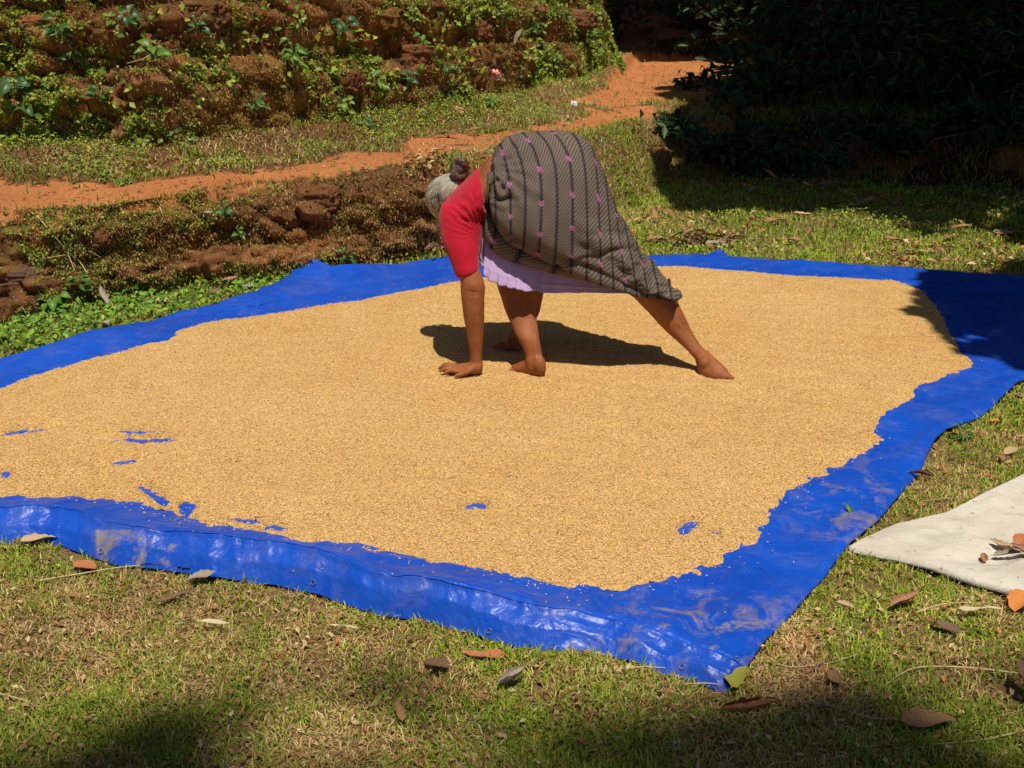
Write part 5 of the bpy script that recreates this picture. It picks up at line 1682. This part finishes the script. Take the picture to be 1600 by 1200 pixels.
# ---- blouse
g = Geo()
g.add(loft([(750, 262, 764, 346, 4.01, 0.142), (746, 265, 760, 349, 4.01, 0.145), (732, 277, 749, 358, 4.01, 0.150), (714, 294, 736, 366, 4.01, 0.150), (700, 309, 722, 370, 4.00, 0.140), (690, 324, 708, 366, 4.00, 0.115), (686, 337, 698, 356, 4.00, 0.05)], 30))
g.add(loft([(690, 318, 757, 312, 3.95, 0.062), (686, 338, 757, 338, 3.925, 0.068), (688, 362, 754, 366, 3.90, 0.066), (695, 385, 751, 388, 3.875, 0.060), (703, 407, 749, 404, 3.855, 0.050), (709.5, 424, 748.5, 416, 3.84, 0.048), (713, 433, 748.5, 419, 3.838, 0.047), (713.4, 434.5, 748.4, 420, 3.838, 0.040)], 28))
g.add(loft([(745, 300, 800, 320, 4.15, 0.06), (765, 335, 818, 350, 4.16, 0.056), (782, 365, 832, 378, 4.16, 0.052)], 22))
me = fuse(g, 'blouse', 0.005, M_red, 5)
v_, n_ = v_of(me), n_of(me)
px, py = to_px(v_[:, 0], v_[:, 1], v_[:, 2])
# creases raying from the armpit to the back hem
q = np.exp(-(((px - 735) / 26) ** 2 + ((py - 335) / 30) ** 2))
an = np.arctan2(py - 372, px - 760)
w_ = q * 0.0050 * np.sin(an * 34 + 3 * vnoise(px / 12, py / 12, 0, 3)) + 0.0028 * fbm(v_[:, 0] * 16, v_[:, 1] * 16, v_[:, 2] * 16, 151, 3)
set_v(me, v_ + n_ * w_[:, None])
child('blouse', me, 'plain red short sleeved blouse')

# ---- wrapped skirt: stripes run round the hips and down to the hem
SK = [(770, 243, 766, 285, 4.03, 0.110), (771, 238, 765, 310, 4.03, 0.120), (779, 226, 770, 340, 4.03, 0.128), (800, 212, 790, 366, 4.03, 0.142), (845, 205.5, 822, 387, 4.02, 0.160), (885, 206.5, 862, 408, 4.02, 0.16), (918, 221, 905, 428, 4.02, 0.15), (941, 262, 940, 442, 4.00, 0.13), (955, 300, 962, 449, 3.98, 0.115), (968, 333, 980, 454, 3.97, 0.115),
      (988, 365, 1000, 460, 3.96, 0.10), (1010, 398, 1018, 463, 3.95, 0.09), (1035, 425, 1036, 466, 3.94, 0.082), (1050, 447, 1048, 467.5, 3.93, 0.075), (1056, 461, 1052, 468, 3.93, 0.068)]
gr = loft(SK, 160, 14, 0.92, ret_grid=True)
m_, nn = gr.shape[:2]
ctr = gr.mean(1, keepdims=True)
# running length of the cloth measured on the side towards the camera
front = gr[:, nn // 4]
uu = np.concatenate([[0], np.cumsum(np.linalg.norm(np.diff(front, axis=0), axis=1))])
vv = np.concatenate([np.zeros((m_, 1)), np.cumsum(np.linalg.norm(np.diff(gr, axis=1), axis=2), axis=1)], 1)
vmid = vv[:, nn // 4][:, None]
vv = vv - vmid * 0.6
tt = np.linspace(0, 1, m_)[:, None]
phh = np.linspace(0, math.tau, nn, endpoint=False)[None]
fwd = 0.16 * np.clip((1 - np.cos(phh)) / 2, 0, 1) ** 1.3 * np.where(phh > math.pi, np.clip(1 - (phh - math.pi) / 1.6, 0, 1), 1.0)
CAMP = np.array([0, 0, CAM_H])
gr = CAMP + (gr - CAMP) * ((gr[..., 1] - fwd * (1 - 0.55 * sstep(0.45, 1.0, tt))) / gr[..., 1])[..., None]
ctr = gr.mean(1, keepdims=True)
ph = np.linspace(0, 1, nn, endpoint=False)[None]
nrm = gr - ctr; nrm /= np.linalg.norm(nrm, axis=2, keepdims=True) + 1e-9
lower = np.exp(-((ph - 0.40) / 0.13) ** 2)
Xg, Yg, Zg = gr[..., 0], gr[..., 1], gr[..., 2]
pgx, pgy = to_px(Xg, Yg, Zg)
w_ = 0.009 * fbm(Xg * 6, Yg * 6, Zg * 6, 160, 3)
# long folds falling towards the stretched leg
s_along = (pgx - 800) * 0.80 + (pgy - 330) * 0.60
s_cross = -(pgx - 800) * 0.60 + (pgy - 330) * 0.80
zone = sstep(40, 130, s_along) * sstep(-20, 60, pgy - 330 - (pgx - 900) * 0.1)
zone = np.maximum(zone, sstep(380, 440, pgy))
w_ = w_ + zone * 0.0150 * np.sin(s_cross / 8.5 + 3.0 * fbm(pgx / 60, pgy / 60, 0, 161, 3)) * (0.6 + 0.6 * vnoise(pgx / 40, pgy / 30, 0, 162))
# small puckers round the right contour and near the hem
z2 = sstep(0.40, 0.85, tt) + 0 * ph
w_ = w_ + z2 * 0.022 * fbm(pgx / 12, pgy / 8, 0, 163, 3)
# gathers at the waist
z3 = (1 - sstep(0.0, 0.22, tt)) + 0 * ph
w_ = w_ + z3 * 0.010 * np.sin(pgy / 4.0 + 3 * vnoise(pgx / 15, pgy / 15, 0, 164)) * np.exp(-((pgy - 290) / 45) ** 2)
# thick folded band along the lower edge
gl = 0.395 + 0.012 * np.sin(tt * 9) + 0.02 * (1 - sstep(0.15, 0.5, tt))
bandz = np.exp(-((ph - gl - 0.045) / 0.032) ** 2) * sstep(0.10, 0.25, tt)
w_ = w_ + 0.016 * bandz - 0.020 * np.exp(-((ph - gl + 0.004) / 0.012) ** 2) * sstep(0.14, 0.3, tt) * (0.7 + 0.5 * vnoise(tt * 9, 0 * ph, 0, 165))
# knotted tuck at the waist
kx, ky = pgx - 783, pgy - 288
kr = np.hypot(kx, ky * 0.7)
w_ = w_ + (0.014 * np.exp(-(kr / 14) ** 2) + 0.006 * np.exp(-(kr / 26) ** 2) * np.sin(kr / 2.2 + 2 * np.arctan2(ky, kx)) - 0.012 * np.exp(-((kx + 0) / 26) ** 2 - ((ky - 24) / 3.0) ** 2)) * (ph < 0.5)
# drag lines from the waist and slack creases above the knee
w_ = w_ + 0.0055 * np.sin(np.arctan2(pgy - 262, pgx - 765) * 16 + 2 * vnoise(pgx / 40, pgy / 40, 0, 166)) * np.exp(-((pgx - 765) / 75) ** 2) * (ph < 0.5)
w_ = w_ - 0.012 * np.exp(-((pgy - 405 + 0.25 * (pgx - 930) + 6 * vnoise(pgx / 30, 0 * pgy, 0, 167)) / 4.0) ** 2) * sstep(840, 880, pgx) * (1 - sstep(1000, 1030, pgx))
w_ = w_ - 0.009 * np.exp(-((pgy - 365 + 0.1 * (pgx - 940)) / 3.5) ** 2) * sstep(900, 935, pgx) * (1 - sstep(990, 1020, pgx))
gr2 = gr + nrm * w_[..., None]
# the cloth is a tube, its seam lies on the far side; the mouth towards the legs stays open
order = list(range(nn)) 
V = gr2.reshape(-1, 3)
ubend = 0.085 * np.exp(-np.clip(pgy - 203, 0, 400) / 34) * np.exp(-np.clip(pgx - 880, 0, 400) / 60) + 0.00018 * (330 - np.clip(pgy, 200, 460))
uvs = np.stack([np.repeat(uu[:, None], nn, 1) + ubend + 0.3, vv + 2], -1).reshape(-1, 2)
F = []
for i in range(m_ - 1):
    for k in range(nn):
        # leave the underside open between the two edges of the wrap
        if 0.505 < (k + 0.5) / nn < 0.60 and i > m_ * 0.20:
            continue
        F.append((i * nn + k, i * nn + (k + 1) % nn, (i + 1) * nn + (k + 1) % nn, (i + 1) * nn + k))
me = make_mesh('skirt', V, np.array(F), M_cloth, uv=uvs, smooth=True)
sk = child('skirt', me, 'brown cotton wrap skirt with dark chevron stripes and small pink flowers')
md = sk.modifiers.new('thickness', 'SOLIDIFY'); md.thickness = 0.004; md.offset = -1

# rolled edge of the wrap
edge_px = [(765, 268), (764, 300), (770, 338), (790, 364), (820, 386), (860, 407), (903, 427), (938, 442), (980, 455), (1018, 464), (1050, 468)]
ey = [3.93, 3.90, 3.885, 3.875, 3.865, 3.86, 3.865, 3.875, 3.88, 3.885, 3.90]
pp = [tuple(P(a, b, c_)) for (a, b), c_ in zip(edge_px, ey)]
pp = [tuple(q) for q in cat_rom(pp, 6)]
g = Geo().add(tube(pp, [0.008 + 0.0015 * math.sin(i * 0.9) for i in range(len(pp))], 10))
me = g.mesh('skirt_edge', M_cloth)
uvl = me.uv_layers.new(name='UVMap')
co = v_of(me)
li = np.empty(len(me.loops), np.int32); me.loops.foreach_get('vertex_index', li)
uvl.data.foreach_set('uv', np.stack([co[:, 0] * 0.9 + 0.01, co[:, 2] * 1.1], -1)[li].astype(np.float32).ravel())
child('skirt_edge', me)

# inner layer of the wrap hanging in the shade below the waist
g1 = loft([(769, 262, 758, 345, 4.01, 0.09), (775, 290, 757, 372, 4.01, 0.095), (800, 315, 778, 398, 4.01, 0.10), (850, 345, 822, 414, 4.01, 0.10), (905, 365, 880, 430, 4.01, 0.10), (950, 390, 935, 443, 4.01, 0.09), (985, 420, 978, 452, 4.00, 0.07)], 60, 8, 1.0, ret_grid=True)
a_, b_ = g1.shape[:2]
ph1 = np.linspace(0, math.tau, b_, endpoint=False)[None]
f1 = 0.125 * np.clip((1 - np.cos(ph1)) / 2, 0, 1) ** 1.2 * np.where(ph1 > math.pi, np.clip(1 - (ph1 - math.pi) / 1.6, 0, 1), 1.0)
g1 = CAMP + (g1 - CAMP) * ((g1[..., 1] - f1) / g1[..., 1])[..., None]
cc_ = g1.mean(1, keepdims=True); nr = g1 - cc_; nr /= np.linalg.norm(nr, axis=2, keepdims=True)
g1 = g1 + nr * (0.006 * fbm(g1[..., 0] * 10, g1[..., 1] * 10, g1[..., 2] * 14, 170, 3))[..., None]
F = grid_faces(a_, b_)
F = np.concatenate([F, np.array([(i * b_ + b_ - 1, (i + 1) * b_ + b_ - 1, (i + 1) * b_, i * b_) for i in range(a_ - 1)])])
uv1 = np.stack([np.repeat(np.linspace(0, 0.32, a_)[:, None], b_, 1), np.repeat(np.linspace(0, 0.5, b_)[None], a_, 0)], -1).reshape(-1, 2)
child('skirt_lining', make_mesh('skirt_lining', g1.reshape(-1, 3), F, M_cloth, uv=uv1, smooth=True), 'inner layer of the same brown cloth')

# ---- petticoat: hangs round both knees, frilled hem
hem = [(750, 408, 3.90), (756, 424, 3.85), (768, 438, 3.825), (784, 448, 3.81), (805, 452, 3.81), (830, 456, 3.82), (860, 458, 3.85), (900, 458, 3.87), (940, 458.5, 3.875), (975, 458, 3.88), (1000, 458, 3.95), (990, 452, 4.05), (950, 448, 4.14), (880, 446, 4.20), (810, 440, 4.20), (770, 425, 4.10), (752, 410, 4.0)]
top = [(751, 352, 3.95), (755, 350, 3.93), (770, 352, 3.92), (790, 362, 3.92), (812, 374, 3.92), (835, 384, 3.92), (862, 396, 3.92), (900, 408, 3.92), (940, 422, 3.92), (970, 434, 3.925), (990, 440, 3.96), (980, 430, 4.04), (945, 410, 4.12), (880, 390, 4.17), (815, 370, 4.17), (775, 355, 4.08), (753, 352, 4.0)]
Hm = cat_rom([P(*q) for q in hem], 14); Tp = cat_rom([P(*q) for q in top], 14)
nh = len(Hm); nr_ = 34
Wt = np.linspace(0, 1, nr_)[None, :, None]
PG = Tp[:, None] * (1 - Wt) + Hm[:, None] * Wt
al = np.linspace(0, 1, nh)[:, None]; wt = Wt[..., 0]
cen = PG.mean(0, keepdims=True)
no = PG - cen; no[..., 2] = 0; no /= np.linalg.norm(no, axis=2, keepdims=True)
fold = 0.008 * wt ** 0.9 * np.sin(al * math.tau * 9 + 2.2 * np.sin(al * 17)) + 0.004 * np.sin(al * math.tau * 23 + wt * 2)
frill = 0.0022 * sstep(0.80, 0.92, wt) * np.sin(al * math.tau * 85)
seam = 0.004 * np.exp(-((wt - 0.80) / 0.025) ** 2)
PG = PG + no * (fold + frill + seam)[..., None]
PG[..., 2] += 0.003 * vnoise(al * 40, wt * 0, 0, 171) * sstep(0.8, 1, wt)
pc = child('petticoat', make_mesh('petticoat', PG.reshape(-1, 3), grid_faces(nh, nr_), M_lilac, smooth=True), 'lilac petticoat with a frilled hem showing below the skirt')
md = pc.modifiers.new('thickness', 'SOLIDIFY'); md.thickness = 0.002; md.offset = 0


# ------------------------------------------------------------------ undergrowth in the deep shade
def shrub(x, y, rad, hgt, n, ls, tone, lab, seed, ratio=0.45, name='shrub', group=None):
    r = np.random.default_rng(seed)
    z = float(lawn_h(np.array([x]), np.array([y]))[0])
    root = link(name, None, loc=(x, y, z), label=lab, cat='shrub', group=group)
    a = r.uniform(0, math.tau, n); q = r.random(n) ** 0.5; hh = r.random(n)
    cl_ = r.normal(0, 1, (max(6, n // 60), 3)) * np.array([rad * 0.5, rad * 0.4, hgt * 0.25]) + np.array([0, 0, hgt * 0.55])
    ci = r.integers(0, len(cl_), n)
    p = cl_[ci] + r.normal(0, 1, (n, 3)) * np.array([rad * 0.2, rad * 0.2, hgt * 0.14])
    p[:, 2] = np.clip(p[:, 2], 0.02, hgt)
    pal = {'dark': [[0.02, 0.05, 0.010], [0.015, 0.035, 0.009], [0.03, 0.07, 0.013], [0.045, 0.09, 0.018], [0.022, 0.04, 0.012]], 'fern': [[0.03, 0.085, 0.012], [0.022, 0.06, 0.010], [0.045, 0.11, 0.016], [0.06, 0.11, 0.02], [0.03, 0.06, 0.013]]}[tone]  # leaf colours darkened to deepen the shade they stand in
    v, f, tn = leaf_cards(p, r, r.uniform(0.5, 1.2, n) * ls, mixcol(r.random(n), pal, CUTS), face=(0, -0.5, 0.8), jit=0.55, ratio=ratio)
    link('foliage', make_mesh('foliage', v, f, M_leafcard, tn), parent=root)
    g = Geo()
    for c_ in cl_[:14]:
        g.add(tube([(0, 0, -0.03), tuple(c_ * np.array([0.3, 0.3, 0.6])), tuple(c_)], [0.010, 0.007, 0.003], 5))
    link('stem', g.mesh('stem', M_bark), parent=root)
    return root


SH = [
    (1.9, 8.6, 0.45, 0.40, 500, 0.11, 'dark', 'broad leaved shrub at the corner where the terrace meets the shade', 0.5),
    (2.5, 8.7, 0.6, 0.7, 700, 0.12, 'dark', 'dark shrub in the middle of the shaded bank', 0.45),
    (3.1, 8.5, 0.6, 0.8, 900, 0.16, 'fern', 'long leaved plant arching over the shaded bank', 0.16),
    (3.9, 8.3, 0.6, 0.8, 900, 0.14, 'fern', 'ferny bush at the right edge in half shade', 0.18),
    (4.3, 7.3, 0.5, 0.6, 700, 0.12, 'fern', 'narrow leaved bush at the far right above the tarpaulin corner', 0.2),
    (1.35, 7.75, 0.28, 0.32, 350, 0.09, 'dark', 'low leafy bush in the dark hollow next to the laterite knob', 0.5),
    (1.75, 7.7, 0.35, 0.35, 420, 0.10, 'dark', 'dark bush in the hollow right of the broad leaf plant', 0.45),
    (2.25, 7.75, 0.35, 0.40, 500, 0.12, 'fern', 'fern like bush at the foot of the dark bank', 0.2),
    (2.75, 7.7, 0.35, 0.35, 450, 0.11, 'dark', 'dark bush at the foot of the bank under the arching plant', 0.45),
    (3.3, 7.6, 0.35, 0.35, 450, 0.12, 'fern', 'narrow leaved bush low in the shade near the right edge', 0.2),
    (2.0, 9.3, 0.35, 0.3, 300, 0.09, 'dark', 'low shrub beside the shaded end of the orange path', 0.5),
    (2.2, 10.2, 0.7, 0.7, 700, 0.12, 'dark', 'shrub at the right border of the far path', 0.4),
    (3.3, 10.4, 0.8, 1.0, 900, 0.14, 'dark', 'tall dark bush behind the shaded bank', 0.4),
    (4.6, 10.0, 0.9, 1.1, 1000, 0.15, 'dark', 'large leaved bush with a few lit leaves at the upper right', 0.5),
    (1.1, 12.6, 0.8, 0.7, 800, 0.11, 'dark', 'dark bush closing the far end of the path', 0.4),
    (2.1, 12.4, 0.9, 0.9, 900, 0.12, 'dark', 'dark bush behind the far end of the path', 0.4),
    (3.4, 12.5, 1.0, 1.2, 1000, 0.14, 'dark', 'deep shaded thicket at the top of the picture', 0.4),
    (5.0, 12.4, 1.1, 1.3, 1100, 0.15, 'dark', 'deep shaded thicket near the upper right corner', 0.4),
    (6.2, 9.0, 1.0, 1.2, 900, 0.15, 'dark', 'shaded thicket beyond the right border', 0.4),
    (0.6, 14.2, 1.0, 1.3, 900, 0.14, 'dark', 'dark bush behind the rounded end of the bank', 0.4),
    (-0.6, 13.5, 1.0, 1.2, 800, 0.14, 'dark', 'dark bush hidden behind the high bank', 0.4),
]
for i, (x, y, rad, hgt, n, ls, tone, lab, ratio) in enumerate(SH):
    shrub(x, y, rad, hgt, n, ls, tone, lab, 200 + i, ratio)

# single large leaves in the shade, stray light imitated by brighter leaf colour
for i, (px, py, nl, s_, tone, lab) in enumerate([
    (1215, 88, 4, 0.16, 'mid', 'lone large leaf plant in the shade right of the path'),
    (1500, 92, 7, 0.20, 'bright', 'large leaf plant with brighter leaves under the dark trees'),
    (1435, 60, 6, 0.18, 'mid', 'leafy sapling left of the brighter large leaf plant'),
    (1290, 20, 8, 0.14, 'mid', 'sprig of pale leaves at the top of the shade'),
    (1140, 240, 7, 0.12, 'mid', 'plant with broad leaves low in the dark hollow'),
    (1065, 235, 5, 0.09, 'mid', 'small plant at the edge of the dark hollow'),
    (1170, 150, 8, 0.15, 'mid', 'leafy plant on the shaded lip of the terrace'),
    (1150, 118, 6, 0.07, 'bright', 'sunlit tuft at the right border of the far path'),
]):
    plant(px, py, nl, s_, tone, (0, 1), lab, height=0.2)

# ------------------------------------------------------------------ trees overhead whose shade falls into the picture
S1 = [(940, -75), (950, 60), (985, 84), (1130, 90), (1160, 100), (1075, 122), (1150, 132), (1105, 156), (1050, 178), (1062, 205), (1045, 262), (1075, 290), (1120, 300), (1180, 318), (1240, 308), (1300, 338), (1380, 350), (1440, 338), (1520, 352), (1600, 360), (1800, 385), (2600, 420), (3600, 420), (3600, -75)]
S2 = [(1448, 440), (1440, 470), (1415, 497), (1455, 505), (1480, 530), (1500, 552), (1560, 556), (1610, 585), (1800, 590), (2400, 560), (3200, 520), (3200, 380), (1800, 392), (1600, 402), (1560, 425), (1480, 428)]
S3 = [(-600, 1240), (60, 1190), (230, 1110), (400, 1060), (560, 1035), (660, 1065), (760, 1130), (900, 1140), (1040, 1115), (1180, 1110), (1330, 1050), (1440, 1080), (1560, 1100), (1700, 1060), (2600, 1000), (2600, 3600), (-600, 3600)]


def canopy_leaves(n, seed, box, ground_z, poly, ls, cover=1.0, jitter=10, clump=True):
    """leaves hung where their shade lands inside the surveyed shade outline"""
    r = np.random.default_rng(seed)
    (xa, xb), (ya, yb), (za, zb) = box
    z = r.uniform(za, zb, n)
    x = r.uniform(xa, xb, n); y = r.uniform(ya, yb, n)                      # landing point
    h = z - ground_z
    lx = x + SUN.x / SUN.z * h; ly = y + SUN.y / SUN.z * h
    px, py = to_px(x, y, ground_z + 0 * x)
    jt = jitter * fbm(x * 2.5, y * 2.5, 0, seed, 3)
    ok = in_poly(px + jt, py + jt * 0.6, poly) & (y > 1.0 if ground_z > -1 else True)
    if clump:
        q = fbm(x * 1.6, y * 1.6, 0, seed + 4, 3)
        ok &= r.random(n) < cover + q * (1.2 if cover < 1 else 0)
    return np.stack([lx, ly, z], -1)[ok], r


M_canopy = translucent_mat('canopy_leaf', 0.03, 0.5, 0.3)


def tree(name, lab, base, top, leaves, r, ls, seed, ratio=0.5):
    bx, by = base
    bz = float(lawn_h(np.array([bx]), np.array([by]))[0])
    root = link(name, None, loc=(bx, by, bz), label=lab, cat='tree')
    off = np.array([bx, by, bz])
    n = len(leaves)
    pal = [[0.03, 0.07, 0.015], [0.025, 0.055, 0.013], [0.045, 0.09, 0.02], [0.06, 0.10, 0.025], [0.04, 0.06, 0.02]]
    v, f, tn = leaf_cards(leaves - off, r, r.uniform(0.6, 1.2, n) * ls, mixcol(r.random(n), pal, CUTS), face=(0.1, -0.4, 1.0), jit=0.35, ratio=ratio)
    link('crown', make_mesh('crown', v, f, M_canopy, tn), parent=root)
    rr = random.Random(seed)
    c_ = leaves.mean(0) - off
    fork = Vector((c_[0] * 0.25, c_[1] * 0.25, max(2.2, c_[2] * 0.55)))
    g = Geo().add(tube([(0, 0, -0.1), (0.05, 0.02, 0.5), tuple(fork * 0.6 + Vector((0.06, 0.03, 0))), tuple(fork)], [0.22, 0.16, 0.13, 0.10], 14))
    link('trunk', g.mesh('trunk', M_bark), parent=root)
    g = Geo()
    for i in range(14):
        e = leaves[rr.randrange(n)] - off
        mid = (Vector(e) + fork) / 2 + Vector((rr.uniform(-0.2, 0.2), rr.uniform(-0.2, 0.2), 0.3))
        if rr.random() < 0.5:
            mid.z = max(mid.z, 2.4)
        g.add(tube([tuple(fork), tuple(mid), tuple(e)], [0.07, 0.04, 0.012], 7))
    link('limbs', g.mesh('limbs', M_bark), parent=root)


lv, r = canopy_leaves(26000, 301, ((0.6, 5.2), (6.6, 13.0), (3.8, 5.6)), 0.15, S1, 0.22, 1.0, 60)
S1b = [(1080, 270), (1250, 300), (1400, 345), (1500, 395), (1620, 412), (2200, 420), (2200, 250), (1100, 250)]
lv2, r = canopy_leaves(5200, 311, ((1.0, 5.2), (5.6, 8.2), (4.6, 6.4)), 0.02, S1b, 0.22, 0.30, 50)
lv = np.concatenate([lv, lv2])
tree('shade_tree', 'broad dark tree overhanging the near half of the shaded bank', (5.6, 7.2), 5, lv, r, 0.24, 1)
lv, r = canopy_leaves(30000, 302, ((4.5, 12.0), (6.5, 14.0), (4.0, 6.2)), 0.3, S1, 0.25, 1.0, 50)
tree('shade_tree', 'tall tree standing outside the right border of the picture', (7.6, 9.0), 5, lv, r, 0.30, 2)
lv, r = canopy_leaves(34000, 303, ((-0.6, 9.0), (11.5, 24.0), (4.5, 7.0)), 0.8, S1, 0.28, 1.0, 10)
tree('shade_tree', 'far tree darkening the thicket behind the path', (4.2, 17.0), 5, lv, r, 0.36, 3)
lv, r = canopy_leaves(26000, 304, ((1.6, 6.5), (3.6, 6.8), (3.2, 4.6)), 0.02, S2, 0.16, 0.95, 12)
tree('shade_tree', 'leafy tree shading the right corner of the tarpaulin', (5.2, 5.2), 4, lv, r, 0.17, 4)
lv, r = canopy_leaves(30000, 305, ((-2.2, 3.2), (1.0, 2.6), (18.0, 25.0)), 0.0, S3, 0.2, 0.43, 60)
tree('shade_tree', 'high tree behind the viewer dappling the near lawn', (4.2, -7.5), 11, lv, r, 0.15, 5)
